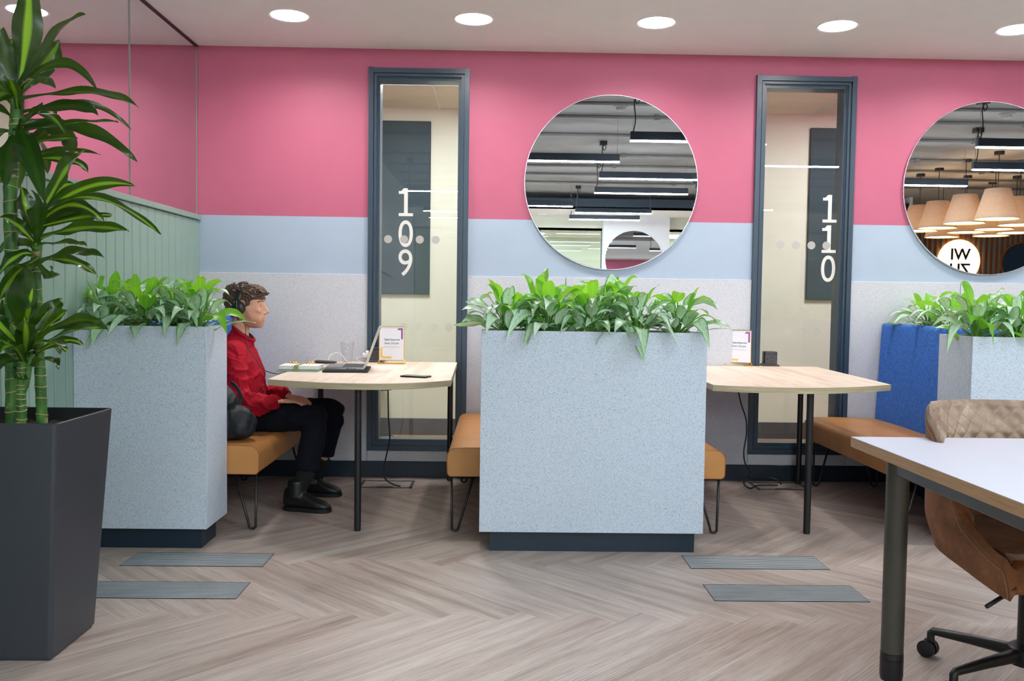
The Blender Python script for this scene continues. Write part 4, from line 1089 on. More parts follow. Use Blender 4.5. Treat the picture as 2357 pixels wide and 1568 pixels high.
mk_leaf('aglaonema_leaf', srgb(22,104,40), srgb(64,160,52), srgb(150,200,110), srgb(216,236,216), 'aglaonema')
plain('leaf_stem', srgb(92,140,52), 0.5); plain('leaf_bud', srgb(178,204,80), 0.5)
def mk_cane():
    s = M_('cane').p(0.45); v = s.coords()
    n = s.noise(s.coords(scale=(1,1,0.35)), 40, 3)
    c = s.ramp(n, [(0.3, srgb(30,70,24)[:3]), (0.6, srgb(74,124,44)[:3])])
    n2 = s.noise(v, 22, 4, 0.6, 0.8); c = s.mix(s.ramp(n2, [(0.60,(0,0,0)),(0.68,(1,1,1))]), c, srgb(168,140,104))
    s.color(c); MAT['cane'] = s.m
mk_cane(); plain('cane_ring', srgb(196,170,128), 0.7)

def leaf(bm, pts, width, up=Vector((0,0,1)), n=12, prof='lance', fold=0.25, wave=0.0, tone=1.0, tw=0.0, rnd=None):
    """a blade along the quadratic curve pts=(base, mid, tip); uv: u across, v along"""
    uvl = bm.loops.layers.uv.verify(); tl = bm.loops.layers.float_color.get('tone') or bm.loops.layers.float_color.new('tone')
    a, m, b = [Vector(p) for p in pts]; c = m*2 - (a+b)*0.5
    rows = []; ph = rnd.random()*6 if rnd else 0; u0 = rnd.randint(0, 40) if rnd else 0
    sd = None
    for i in range(n+1):
        t = i/n; p = a*(1-t)**2 + c*2*t*(1-t) + b*t*t
        d = ((c-a)*(1-t)*2 + (b-c)*t*2)
        if d.length < 1e-6: d = b-a
        d.normalize(); s = d.cross(up)
        if s.length < 0.05: s = d.cross(Vector((0.3,-1,0)))
        s.normalize()
        if sd is not None and s.dot(sd) < 0: s = -s
        sd = s
        nn = s.cross(d).normalized()
        if tw: q = Matrix.Rotation(tw*(0.3+0.7*t), 3, d); s2 = q @ s; n2 = q @ nn
        else: s2, n2 = s, nn
        if prof == 'lance':
            k_ = max(0,min(1,(t-0.02)/0.50)); w = (0.30+0.70*k_*k_*(3-2*k_))*min(1,((1-t)/0.42))**0.62 if t < 1 else 0.012
        elif prof == 'ovate': w = (math.sin(PI*t**0.62)**0.9) *(1-0.25*t) if 0 < t < 1 else 0.012
        else: w = min(1.0, 0.42+1.4*t) * min(1.0, (1-t)*3.2)**0.75 if t < 1 else 0.01
        w = max(w, 0.012)*width*0.5
        row = []
        for k in (-1, -0.5, 0, 0.5, 1):
            h = fold*abs(k)*w + wave*width*math.sin(ph+t*16+k*2.0)*abs(k)
            row.append(bm.verts.new(p + s2*(k*w) + n2*h))
        rows.append(row)
    for i in range(n):
        for k in range(4):
            f = bm.faces.new((rows[i][k], rows[i][k+1], rows[i+1][k+1], rows[i+1][k])); f.smooth = True
            for lp, (uu, vv) in zip(f.loops, ((k/4,i/n),((k+1)/4,i/n),((k+1)/4,(i+1)/n),(k/4,(i+1)/n))):
                lp[uvl].uv = (u0 + min(max(uu,0.001),0.999), u0*3 + vv); lp[tl] = (tone,tone,tone,1)
# aglaonema clumps in the planters
def aglaonema(x, y, z, rnd, lab, group, nl=15, spread=1.0, lean=(0,0), avoid=None, hgt=1.0):
    o = thing('aglaonema', (x, y, z), lab, 'plant', group)
    bl, st = B(), B(); c0 = Vector((x, y, z))
    for i in range(nl):
        az = 2*PI*(i*0.381966) + rnd.uniform(-0.35, 0.35)
        lvl = i/(nl-1)                                # 0 outer/low .. 1 inner/high
        d = Vector((math.cos(az), math.sin(az)*0.85, 0)) + Vector((lean[0], lean[1]-(0.35 if y < 4.3 else 0), 0))*0.45
        h = (0.045+0.145*lvl+rnd.uniform(-0.015,0.025))*hgt; out = (0.085-0.05*lvl)*spread
        b0 = c0 + d*0.012; b1 = c0 + d*out + Vector((0,0,h))
        L = rnd.uniform(0.130, 0.185)*(1.0-0.10*lvl)*hgt; w = rnd.uniform(0.052, 0.086)*hgt
        el = math.radians(rnd.uniform(-18,34) + 40*lvl**2 + (30 if rnd.random() < 0.15 else 0))
        dr = rnd.uniform(0.35, 1.05)*(1-0.6*lvl)
        dd = d.normalized(); f = Vector((dd.x*math.cos(el), dd.y*math.cos(el), math.sin(el)))
        tip = b1 + f*L + Vector((0,0,-dr*L*0.8)); mid = b1 + f*(L*0.52) + Vector((0,0,0.012))
        for q in (tip, mid):
            if avoid: avoid(q)
        tube(st, smoothpath([b0, c0+d*(out*0.35)+Vector((0,0,h*0.62)), b1], 4), [0.0042]*8+[0.0028] if False else 0.0034, 6)
        young_backlit = lvl > 0.84  # smaller top leaves, coloured as if lit from behind
        leaf(bl, (b1, mid, tip), w*(0.8 if young_backlit else 1), n=11, prof='ovate', fold=0.16, wave=0.02, tone=0.08 if young_backlit or rnd.random() < 0.12 else rnd.uniform(0.65,1.0), tw=rnd.uniform(-0.85,0.85), rnd=rnd)
    obj('foliage', bl, MAT['aglaonema_leaf'], o, recalc=False); obj('stems', st, MAT['leaf_stem'], o, True)
    return o
SZ0 = 0.955
ra = random.Random(21)
def keep(xmin=None, xmax=None, ymax=W-0.03, zfloor=None):
    def fn(q):
        if xmin is not None: q.x = max(q.x, xmin)
        if xmax is not None: q.x = min(q.x, xmax)
        q.y = min(q.y, ymax)
        # blades lie over the rims rather than through them
        if q.z < 1.035 and q.y > 4.045: q.z = 1.035
        if q.z < 1.03 and 4.0 < q.y <= 4.045: q.y = 4.0
    return fn
G = 'aglaonema in the planters'
kl = keep(XL+0.012)
for x, y, l in ((-1.80,4.17,'aglaonema at the far left of the left planter, against the boarding'),(-1.625,4.13,'second aglaonema from the boarding in the left planter'),
                (-1.50,4.22,'third aglaonema from the boarding in the left planter'),(-1.375,4.14,'aglaonema at the right corner of the left planter, by the seated man')):
    aglaonema(x, y, SZ0, ra, l, G, 27, avoid=kl)
for y, l in ((4.52,'aglaonema in the left trough just behind the front block'),(4.88,'aglaonema in the left trough behind the head of the seated man'),(5.30,'aglaonema at the wall end of the left trough')):
    aglaonema(-1.81, y, SZ0, ra, l, G, 24, lean=(0.35,0), avoid=kl)
km = keep()
for x, y, l in ((0.045,4.16,'aglaonema at the left end of the middle planter'),(0.245,4.13,'second aglaonema from the left in the middle planter'),(0.445,4.15,'central aglaonema of the middle planter'),
                (0.645,4.13,'fourth aglaonema from the left in the middle planter'),(0.845,4.16,'aglaonema at the right end of the middle planter')):
    aglaonema(x, y, SZ0, ra, l, G, 29, lean=((x-0.445)*0.9, 0), avoid=km)
for x, y, l in ((0.20,4.25,'aglaonema at the rear left of the middle planter'),(0.55,4.26,'aglaonema at the rear of the middle planter, tallest of it'),(0.445,4.75,'aglaonema in the trough behind the middle planter'),(0.445,5.20,'aglaonema at the wall end of the middle trough')):
    aglaonema(x, y, SZ0, ra, l, G, 25, avoid=km, hgt=1.12)
for x, y, l in ((2.255,4.15,'aglaonema at the left corner of the right planter'),(2.44,4.13,'second aglaonema in the right planter, over its front'),(2.64,4.16,'third aglaonema in the right planter, cut by the photo edge'),(2.84,4.15,'aglaonema of the right planter beyond the photo edge')):
    aglaonema(x, y, SZ0, ra, l, G, 28, avoid=km)
for y, l in ((4.50,'aglaonema behind the blue backrest, nearest the right planter front'),(4.85,'aglaonema behind the middle of the blue backrest'),(5.20,'aglaonema behind the far part of the blue backrest'),(5.50,'aglaonema hanging over the wall end of the blue backrest')):
    aglaonema(2.69, y, SZ0, ra, l, G, 27, lean=(-0.5,0), avoid=km, spread=1.3)

# tall dracaena in the dark pot
def pot():
    cx, cy = -1.545, 2.935; zt = 0.76; a, b = 0.202, 0.156
    o = thing('plant_pot', (cx, cy, 0), 'tall tapered anthracite plant pot at the left edge', 'pot')
    def ring(h, z, r, bm):      # rounded square
        out = []
        for qx, qy, a0 in ((1,1,0),(-1,1,PI/2),(-1,-1,PI),(1,-1,1.5*PI)):
            for k in range(6):
                t = a0+PI/2*k/5; out.append(bm.verts.new((cx+qx*(h-r)+r*math.cos(t), cy+qy*(h-r)+r*math.sin(t), z)))
        return out
    bm = B(); R = [ring(b-0.006,0.0,0.012,bm), ring(b-0.004,0.010,0.012,bm), ring(b,0.011,0.014,bm)] + [ring(b+(a-b)*k/6, 0.011+(zt-0.013)*k/6, 0.014, bm) for k in range(1,6)] + [ring(a,zt-0.002,0.014,bm), ring(a-0.002,zt,0.013,bm)]
    for r0, r1 in zip(R, R[1:]):
        for k in range(24): bm.faces.new((r0[k], r0[(k+1)%24], r1[(k+1)%24], r1[k]))
    bm.faces.new(R[0][::-1]); obj('body', bm, MAT['pot_anthracite'], o, True, 30)
    bm = B(); R = [ring(a-0.002,zt,0.013,bm), ring(a-0.009,zt,0.010,bm), ring(a-0.012,0.60,0.010,bm)]
    for r0, r1 in zip(R, R[1:]):
        for k in range(24): bm.faces.new((r0[k], r0[(k+1)%24], r1[(k+1)%24], r1[k]))
    obj('inner_liner', bm, MAT['pot_inner'], o, True, 30)
    bm = B(); n = 26; grid = []
    for i in range(n+1):
        row = []
        for j in range(n+1):
            x, y = cx-0.188+0.376*i/n, cy-0.188+0.376*j/n
            row.append(bm.verts.new((x, y, 0.712+0.014*noise.noise(Vector((x*22,y*22,0)))+0.010*noise.noise(Vector((x*70,y*70,3))))))
        grid.append(row)
    for i in range(n):
        for j in range(n): bm.faces.new((grid[i][j],grid[i+1][j],grid[i+1][j+1],grid[i][j+1]))
    obj('soil', bm, MAT['brown_soil'], o, True)
pot()
def dracaena():
    Y = 2.93; zs = 0.708
    o = thing('dracaena', (-1.56, Y, zs), 'tall variegated dracaena with three canes in the dark pot', 'plant')
    rd = random.Random(5)
    def P(px, py, dy=0.0): return at(px, py, Y+dy)
    canes = [([P(30,990,0.02), P(28,800,0.02), P(27,600,0.02), P(24,430,0.02), P(34,330,0.0), P(39,260,0.0), P(41,212,0.0)], 0.0215, 4),
             ([P(98,985,0.03), P(93,870,0.03), P(88,760,0.03), P(83,620,0.03), P(86,560,0.02)], 0.017, 3),
             ([P(50,1000,-0.05), P(50,940,-0.05), P(49,890,-0.05), P(52,830,-0.05), P(58,790,-0.05)], 0.0145, 3)]
    for pts, r, k in canes:
        pts[0].z = zs-0.02
        bm = B(); S = smoothpath(pts, 14); n = len(S)
        rr = []
        for i in range(n): rr.append(r*(1.04-0.12*i/n)*(1+0.035*math.sin(i*1.7)+0.02*math.sin(i*0.6)))
        tube(bm, S, rr, 18); i = 2
        while i < n*0.80:
            p = S[i]; d = (S[i+1]-S[i-1]).normalized(); s, t = frame_of(d); ti = rd.uniform(-0.25,0.25); tj = rd.uniform(-0.25,0.25)
            loop = [p + (s*math.cos(a)+t*math.sin(a))*(rr[i]*1.02) + d*(rr[i]*(ti*math.cos(a)+tj*math.sin(a))) for a in [2*PI*q/20 for q in range(21)]]
            tube(bm, loop, 0.0013, 5, 1, cap=False); i += rd.choice((2,3,3,4))
        obj('cane', bm, [MAT['cane'], MAT['cane_ring']], o, True, 60)
    # short side shoot at the foot of the third crown
    bm = B(); tube(bm, smoothpath([P(51,905,-0.05), P(60,880,-0.045), P(66,845,-0.04), P(72,815,-0.03)], 5), [0.011]*16, 12); obj('side_shoot', bm, MAT['cane'], o, True)
    crowns = {0: [], 1: [], 2: []}
    # crown, base, middle, tip (photo pixels), width m, depth offsets of middle and tip
    crowns[0] = [((54,175),(62,70),(66,-60),0.082,-0.03,-0.06),((66,140),(130,80),(197,34),0.048,-0.08,-0.16),((72,205),(104,145),(137,92),0.066,0.05,0.10),
        ((58,172),(142,146),(225,208),0.034,-0.04,-0.10),((42,172),(82,182),(128,204),0.048,-0.10,-0.20),((92,212),(205,214),(318,247),0.052,-0.05,-0.10),
        ((58,255),(165,244),(226,266),0.050,0.02,0.05),((60,268),(190,238),(303,300),0.024,0.05,0.12),((56,300),(170,284),(272,281),0.040,-0.06,-0.12),
        ((72,286),(190,296),(316,372),0.050,0.04,0.08),((84,270),(132,300),(168,356),0.070,0.06,0.12),((18,280),(66,345),(100,470),0.060,-0.16,-0.24),
        ((48,362),(140,346),(232,357),0.026,0.0,-0.05),((104,348),(150,368),(203,398),0.052,0.08,0.16),((30,250),(14,150),(8,62),0.060,-0.03,-0.05),
        ((26,200),(22,130),(30,90),0.05,0.06,0.10),((30,260),(-10,190),(-60,170),0.06,0.03,0.05),((30,280),(-30,250),(-110,290),0.06,-0.05,-0.10),
        ((30,300),(-20,330),(-60,420),0.06,0.04,0.06),((30,260),(50,330),(40,440),0.055,0.10,0.16),((46,300),(90,330),(110,400),0.05,0.12,0.2),
        ((44,250),(30,200),(14,180),0.05,-0.14,-0.24),((50,290),(100,262),(150,310),0.045,-0.12,-0.22),((40,300),(70,270),(96,236),0.05,-0.10,-0.2),((40,310),(20,360),(12,430),0.055,-0.13,-0.2),
        ((46,320),(96,310),(130,250),0.042,0.10,0.16),((50,330),(120,322),(180,318),0.036,-0.08,-0.16),((38,240),(10,215),(-30,250),0.05,-0.12,-0.2),((36,320),(64,372),(88,392),0.045,-0.12,-0.2),((44,340),(10,392),(-14,420),0.05,0.0,0.0)]
    crowns[1] = [((104,470),(150,398),(196,346),0.072,-0.05,-0.10),((96,480),(200,432),(311,428),0.048,-0.02,-0.05),((90,505),(210,456),(370,540),0.058,-0.08,-0.18),
        ((92,520),(165,472),(240,514),0.060,0.05,0.10),((96,548),(190,526),(297,532),0.064,-0.04,-0.08),((96,602),(170,580),(240,594),0.058,0.0,-0.02),
        ((100,596),(165,602),(226,638),0.046,0.05,0.10),((84,560),(60,480),(50,430),0.060,0.02,0.0),((76,560),(40,520),(0,500),0.055,-0.05,-0.1),
        ((78,575),(30,560),(-20,600),0.055,0.03,0.06),((80,585),(40,590),(-10,640),0.058,-0.06,-0.12),((90,540),(120,470),(120,420),0.056,0.08,0.14),
        ((88,560),(84,480),(76,440),0.058,-0.08,-0.14),((96,500),(160,492),(205,470),0.040,0.08,0.14),((98,520),(190,500),(258,496),0.044,0.08,0.15),((80,600),(58,620),(40,606),0.05,-0.10,-0.18),
        ((98,560),(150,560),(200,566),0.042,-0.12,-0.22),((92,600),(120,640),(116,612),0.04,-0.1,-0.16),((84,540),(70,500),(30,470),0.05,0.1,0.18),((92,500),(130,440),(172,424),0.05,0.04,0.08),((76,590),(30,640),(0,690),0.05,-0.03,-0.05)]
    crowns[2] = [((52,770),(52,690),(66,612),0.082,0.02,0.0),((50,765),(66,715),(76,662),0.060,-0.06,-0.10),((78,780),(98,735),(116,706),0.066,-0.04,-0.08),((84,775),(112,720),(142,690),0.052,0.04,0.08),
        ((88,785),(120,745),(154,716),0.050,-0.08,-0.14),((92,792),(160,742),(240,750),0.052,-0.03,-0.06),((94,800),(170,764),(249,760),0.064,-0.06,-0.12),((72,795),(112,790),(153,809),0.056,-0.10,-0.20),
        ((84,822),(140,786),(193,797),0.036,0.06,0.10),((72,852),(104,828),(135,850),0.055,-0.04,-0.08),((40,800),(10,760),(-20,715),0.06,-0.04,-0.06),((44,815),(10,790),(-40,790),0.06,0.0,0.0),
        ((46,830),(10,830),(-30,870),0.055,-0.06,-0.1),((52,820),(40,770),(20,740),0.055,-0.12,-0.2),((60,830),(60,780),(56,730),0.055,-0.12,-0.2),((54,850),(20,836),(-10,850),0.05,0.06,0.1),
        ((66,820),(110,800),(140,815),0.04,0.1,0.18),((60,860),(50,876),(40,858),0.04,-0.08,-0.12),((40,790),(24,730),(8,690),0.05,0.05,0.08),((48,840),(30,800),(0,812),0.05,-0.14,-0.22)]
    for k, L in crowns.items():
        bm = B()
        for b, m, t, w, dm, dt in L:
            db = 0.25*dm + (-0.05 if k == 2 else 0.01)
            A_, M2, T_ = P(*b, db), P(*m, db+dm), P(*t, db+dt)
            if T_.x < XL+0.03: T_.x = XL+0.03
            ax_, lo_, hi_ = ((38,205,430),(86,500,620),(58,770,860))[k]; by = min(hi_, max(lo_, b[1]+0.35*abs(b[0]-ax_)))
            A_ = P(ax_+rd.uniform(-4,4), by, 0.2*dm)
            view = (Vector((0,0,H))-M2).normalized(); up = (Vector((0,0,1))*0.75 + view*rd.uniform(0.55,0.95)).normalized()
            if abs((T_-A_).normalized().z) > 0.75: up = view + Vector((0.25,0,0.1))
            leaf(bm, (A_, M2, T_), w*1.08, up=up, n=22, prof='lance', fold=rd.uniform(0.12,0.38), wave=0.075, tone=rd.choice((1,0.8,0.5,0.12,0.05,0.0)), tw=rd.uniform(-0.55,0.55), rnd=rd)
        obj('foliage', bm, MAT['dracaena_leaf'], o, recalc=False)
dracaena()
# ------------------------------------------------------------------ seated man with headphones, his backpack
def mk_skin():
    s = M_('skin').p(0.5, 0, 0.4); v = s.coords()
    n = s.noise(v, 30, 3); c = s.ramp(n, [(0.3, srgb(206,150,122)[:3]), (0.7, srgb(224,172,144)[:3])])
    b = s.node('ShaderNodeAttribute', attribute_name='beard').outputs['Fac']
    st = s.noise(v, 700, 1); c = s.mix(s.math('MULTIPLY', b, s.ramp(st, [(0.35,(0.35,)*3),(0.6,(0.95,)*3)])), c, srgb(128,88,66))
    r = s.node('ShaderNodeAttribute', attribute_name='flush').outputs['Fac']; c = s.mix(s.math('MULTIPLY', r, 0.55), c, srgb(206,112,98))
    s.color(c); s.b.inputs['Subsurface Weight'].default_value = 0.08; s.b.inputs['Subsurface Radius'].default_value = (0.01,0.004,0.002); MAT['skin'] = s.m
mk_skin()
mk_fabric('red_jersey', srgb(150,6,28), srgb(182,12,40), 900, 0.85); mk_fabric('navy_cotton', srgb(8,9,18), srgb(14,17,30), 800, 0.9)
plain('hair_brown', srgb(84,60,44), 0.45, var=0.5, vscale=90, bump=0.5, bscale=220); plain('eye_white', srgb(226,222,218), 0.2); plain('iris_dark', srgb(60,48,38), 0.15)
plain('boot_black', srgb(20,21,22), 0.42, var=0.2, vscale=25); plain('sole_black', srgb(14,14,15), 0.6); plain('lace_black', srgb(30,30,32), 0.6); plain('sock_black', srgb(12,12,13), 0.95)
plain('headphone_black', srgb(22,23,26), 0.3); plain('pack_black', srgb(24,29,35), 0.6, var=0.12, vscale=30, bump=0.2, bscale=600); plain('strap_black', srgb(14,15,18), 0.75); plain('tee_dark', srgb(26,32,40), 0.9)
MY = 4.95
def Q(px, py, y=MY): return at(px, py, y)
def chain(bm, pts, rs, seg=14, sub=5):
    P = smoothpath(pts, sub); n = len(P); k = len(pts)-1; R = []
    for i in range(n):
        t = i/(n-1)*k; a = min(int(t), k-1); R.append(rs[a]+(rs[a+1]-rs[a])*(t-a))
    tube(bm, P, R, seg)
    for p, r in ((P[0],R[0]),(P[-1],R[-1])): ell(bm, p, (r,r,r), None, 0, 12, 8)
def loft(bm, secs, nseg=28, pw=2.2):
    """secs: (centre, half depth x, half width y[, front exponent]) stacked sections"""
    rings = []
    for s_ in secs:
        c, hx, hy = s_[0], s_[1], s_[2]; ring = []
        for k in range(nseg):
            a = 2*PI*k/nseg; ca, sa = math.cos(a), math.sin(a); e = 2/pw
            ring.append(bm.verts.new((c.x+hx*math.copysign(abs(ca)**e, ca), c.y+hy*math.copysign(abs(sa)**e, sa), c.z + (s_[3] if len(s_) > 3 else 0)*ca)))
        rings.append(ring)
    for a, b in zip(rings, rings[1:]):
        for k in range(nseg): bm.faces.new((a[k], a[(k+1)%nseg], b[(k+1)%nseg], b[k]))
    bm.faces.new(rings[0][::-1]); bm.faces.new(rings[-1])
HEAD = [(656,547,577,.030),(659,535,590,.050),(664,527,600,.062),(671,522.5,604.5,.0705),(680,520.5,607,.0755),(690,520.5,608.5,.0775),(700,522,607.5,.0770),(710,525,606.5,.0750),(720,530,607.5,.0710),(729,538,608.5,.0665),(738,547,607.5,.0600),(745,556,606.5,.0520),(751,568,605,.0420),(755,580,602,.0290)]
def head_secs(grow=0.0, lo=0):
    out = []
    for py, b, f, hw in HEAD[lo:]:
        A_, B_ = Q(b, py), Q(f, py); out.append(((A_+B_)/2, (B_.x-A_.x)/2+grow, hw+grow))
    return out
def sweep_noise(bm, amp, sc, seed=0, fn=None):
    bm.normal_update()
    for v in bm.verts:
        p = v.co; d = noise.noise(Vector((p.x*sc[0], p.y*sc[1], p.z*sc[2]+seed)))
        v.co = p + v.normal*(amp*d*(fn(p) if fn else 1))
def man():
    o = thing('person', Q(575,1000), 'seated person in red sweatshirt and dark trousers, wearing black headphones, hands on lap', 'person')
    o.location.z = 0.42
    # ---- body: head, neck, torso core, arms and hands, legs: one skin
    bm = B(); loft(bm, head_secs()[::-1], 32, 2.25)
    nose = [(607.0,700,.0068),(609.5,706,.0072),(613.0,712,.0088),(616.2,718.0,.0098)]
    for (x, y, r), (x2, y2, r2) in zip(nose, nose[1:]): tube(bm, [Q(x,y), Q(x2,y2)], [r,r2], 12); 
    for x, y, r in nose: ell(bm, Q(x,y), (r,r,r))
    ell(bm, Q(615.6,719), (.0088,.0095,.0078)); ell(bm, Q(606.5,713), (.014,.0125,.020), Euler((0,-0.25,0)))
    for s_ in (-1, 1):
        p = Q(610.5,721); ell(bm, (p.x, p.y+s_*.011, p.z), (.0100,.0068,.0075))
        p = Q(603.2,695.5); ell(bm, (p.x, p.y+s_*.024, p.z), (.0085,.022,.0055))          # brow
        p = Q(599.4,703.4); ell(bm, (p.x-.002, p.y+s_*.031, p.z-.004), (.0105,.0125,.0100))
        p = Q(598,716); ell(bm, (p.x, p.y+s_*.036, p.z), (.020,.020,.018))                 # cheek
        p = Q(559,712); ell(bm, (p.x, p.y+s_*.076, p.z), (.016,.008,.030), Euler((0,0.2,0)))   # ear
    p = Q(607.5,729.5); ell(bm, p, (.0075,.020,.0060)); p = Q(608.6,733.2); ell(bm, p, (.0062,.022,.0040)); p = Q(607.8,737.6); ell(bm, p, (.0068,.020,.0046))
    p = Q(602.0,748.5); ell(bm, p, (.0105,.020,.013))
    chain(bm, [Q(556,735), Q(554,752), Q(551,772), Q(548,795)], [.050,.0475,.050,.055], 20)
    loft(bm, [(Q(548,960), .11, .16), (Q(550,920), .10,.155), (Q(548,870), .10,.155), (Q(545,830), .095,.165), (Q(545,806), .070,.140)], 24)
    arms = {'n': ([Q(540,812,4.775), Q(545,870,4.73), Q(556,928,4.715), Q(596,930,4.755), Q(634,925,4.805)], [.042,.040,.037,.032,.0245]),
            'f': ([Q(556,812,5.125), Q(575,868,5.17), Q(600,908,5.17), Q(632,908,5.10), Q(660,911,5.03)], [.042,.040,.037,.032,.0245])}
    for k, (P, R) in arms.items(): chain(bm, P, R, 14)
    def hand(w, d, up, side, r=1.0):
        """w wrist, d pointing direction, up back of the hand, side towards the thumb"""
        d, up, side = d.normalized(), up.normalized(), side.normalized()
        for t in (0.012, 0.034, 0.056, 0.076):
            for q in (-0.026, -0.009, 0.009, 0.026):
                ell(bm, w+d*t+side*q*(0.72+t*3.6), (.0125,.0125,.0115), None, 0, 10, 7)
        for i, (q, L, sp) in enumerate(((0.029,.072,.10),(0.010,.080,.03),(-0.010,.074,-.04),(-0.028,.058,-.12))):
            b = w+d*0.080+side*q; dd = (d+side*sp).normalized()
            pts = [b-dd*0.012, b, b+dd*(L*0.45)-up*0.003, b+dd*(L*0.75)-up*0.010, b+dd*L-up*0.019]
            chain(bm, pts, [.0092,.0090,.0084,.0078,.0066], 9, 3)
        b = w+d*0.022+side*0.026
        chain(bm, [b, b+d*0.026+side*0.016-up*0.004, b+d*0.050+side*0.022-up*0.010, b+d*0.068+side*0.020-up*0.014], [.0115,.0105,.0095,.0078], 9, 3)
    X, Y_, Z_ = Vector((1,0,0)), Vector((0,1,0)), Vector((0,0,1))
    hand(Q(634,924,4.805), Vector((1,0.42,-0.02)), Vector((0.05,0.05,1)), Vector((-0.38,1,0)))
    hand(Q(660,911,5.03), Vector((1,-0.34,-0.16)), Vector((0.16,0,1)), Vector((-0.32,-1,0)))
    hn, tn = onz(655,1173,0.0), onz(760,1180,0.0); hf, tf = onz(690,1139,0.0), onz(785,1143,0.0)
    c0n = hn.lerp(tn, 0.27)+Vector((0,0,0.10)); c0f = hf.lerp(tf, 0.27)+Vector((0,0,0.10))
    hipn, hipf = Q(566,962,4.86), Q(580,955,5.05)
    kn, kf = Q(727,961,4.84), Q(768,944,5.15)
    an, af = Q(706,1078,4.83), Q(744,1046,5.16)
    chain(bm, [hipn, (hipn+kn)/2, kn, (kn+an)/2, an, c0n], [.072,.062,.050,.046,.035,.032], 14)
    chain(bm, [hipf, (hipf+kf)/2, kf, (kf+af)/2, af, c0f], [.072,.062,.050,.046,.035,.032], 14)
    bm = remesh(bm, 0.0042, 5, 0.5)
    for f in bm.faces: f.smooth = True
    be = bm.loops.layers.float_color.new('beard'); fl = bm.loops.layers.float_color.new('flush')
    jaw = [Q(578,712), Q(585,738), Q(606,738), Q(604,751), Q(590,752)]
    nz = Q(616,718); 
    def S(a): a = max(0,min(1,a)); return a*a*(3-2*a)
    lc = Q(608.5,735.2)
    def lipf(p): return S(1.6-1.3*math.sqrt(((p.x-lc.x-0.006)/0.018)**2+((p.z-lc.z)/0.0066)**2+((p.y-MY)/0.027)**4))
    zl, zj = Q(600,722).z, Q(600,727).z; xb = Q(570,740).x
    for f in bm.faces:
        for lp in f.loops:
            p = lp.vert.co; b = 0
            if p.z < Q(600,757).z-0.03 or p.z > zl+0.03 or abs(p.y-MY) > 0.09: b = 0
            else:
                jawline = zl - 0.010 + 0.055*(1-S((p.x-xb)/0.045)) - 0.016*S((p.x-xb-0.01)/0.05)*(1 if abs(p.y-MY) > 0.028 else 0.0)
                b = 0.62*S((jawline-p.z)/0.02)*S((p.x-xb+0.012)/0.018)*S((p.z-(Q(600,757).z-0.02))/0.02)
                b *= 1-lipf(p)
            r = S(1-(p-nz).length/0.020)*0.8
            r = max(r, 0.85*lipf(p))
            cheek = S(1-(Vector((p.x,0,p.z))-Vector((Q(592,718).x,0,Q(592,718).z))).length/0.028)*0.35
            r = max(r, cheek); lp[be] = (b,b,b,1); lp[fl] = (r,r,r,1)
    obj('body', bm, MAT['skin'], o, recalc=False)
    # ---- eyes and brows
    for s_ in (-1, 1):
        p = Q(599.4,703.4); c = Vector((p.x, p.y+s_*.0310, p.z))
        bm = B(); ell(bm, c, (.0118,.0118,.0108), None, 0, 24, 16)
        ell(bm, c+Vector((.0058, s_*.0012, 0.0002)), (.0070,.0072,.0070), None, 1, 16, 12); obj('eye', bm, [MAT['eye_white'], MAT['iris_dark']], o, True)
        bm = B(); ell(bm, c+Vector((-.0010,0,.0062)), (.0136,.0142,.0078), Euler((0,0.25,0)), 0, 20, 14); ell(bm, c+Vector((-.0014,0,-.0082)), (.0132,.0140,.0062), None, 0, 20, 14); obj('eyelid', bm, MAT['skin'], o, True)
        bm = B(); tube(bm, [c+Vector((.0020,s_*.0130,.0005)), c+Vector((.0100,s_*.006,.0032)), c+Vector((.0118,-s_*.001,.0035)), c+Vector((.0095,-s_*.0085,.0016))], [.0006,.0011,.0011,.0006], 6); obj('eyelash', bm, MAT['iris_dark'], o, True)
        bm = B(); e0 = Q(607.6,694.2)
        def bx(y): return e0.x + .105*((1-(abs(y)/.0772)**2.25)**(1/2.25)-1) + .0008
        pts = [Vector((bx(yy), MY+s_*yy, e0.z+zz)) for yy, zz in ((.052,-.004),(.044,.001),(.032,.0032),(.020,.0020),(.013,-.0005))]
        tube(bm, smoothpath(pts, 5), [.0012]+[.0030]*19+[.0016], 8); obj('eyebrow', bm, MAT['hair_brown'], o, True)
    # ---- hair: short, wavy, longer fringe
    rd = random.Random(11); bm = B()
    def hairline(px): 
        if px < 540: return 736
        if px < 546: return 736-(px-540)*5.0
        if px < 574: return 688
        if px < 580: return 705-(px-574)*0.8
        return 690-(px-579)*0.42
    secs = head_secs(0.0)
    loft(bm, [(c+Vector((-0.003,0,0.001)), hx+.006, hy+.008) for c, hx, hy in secs[:6]][::-1], 28)
    def headrow(py):
        for r0, r1 in zip(HEAD, HEAD[1:]):
            if r0[0] <= py <= r1[0]:
                k = (py-r0[0])/(r1[0]-r0[0]); return [r0[i]+(r1[i]-r0[i])*k for i in range(4)]
        return HEAD[0]
    def scalp(py, a, d=0.0):
        _, b, f, hw = headrow(py); A_, B_ = Q(b,py), Q(f,py); c = (A_+B_)/2; hx = (B_.x-A_.x)/2
        n = Vector((math.cos(a)*0.9, math.sin(a), 0.5 if py < 672 else 0.1)).normalized()
        return Vector((c.x+hx*math.copysign(abs(math.cos(a))**0.89, math.cos(a)), c.y+hw*math.copysign(abs(math.sin(a))**0.89, math.sin(a)), c.z))+n*d, n, b+(f-b)*(0.5+0.5*math.cos(a))
    py = 658.0
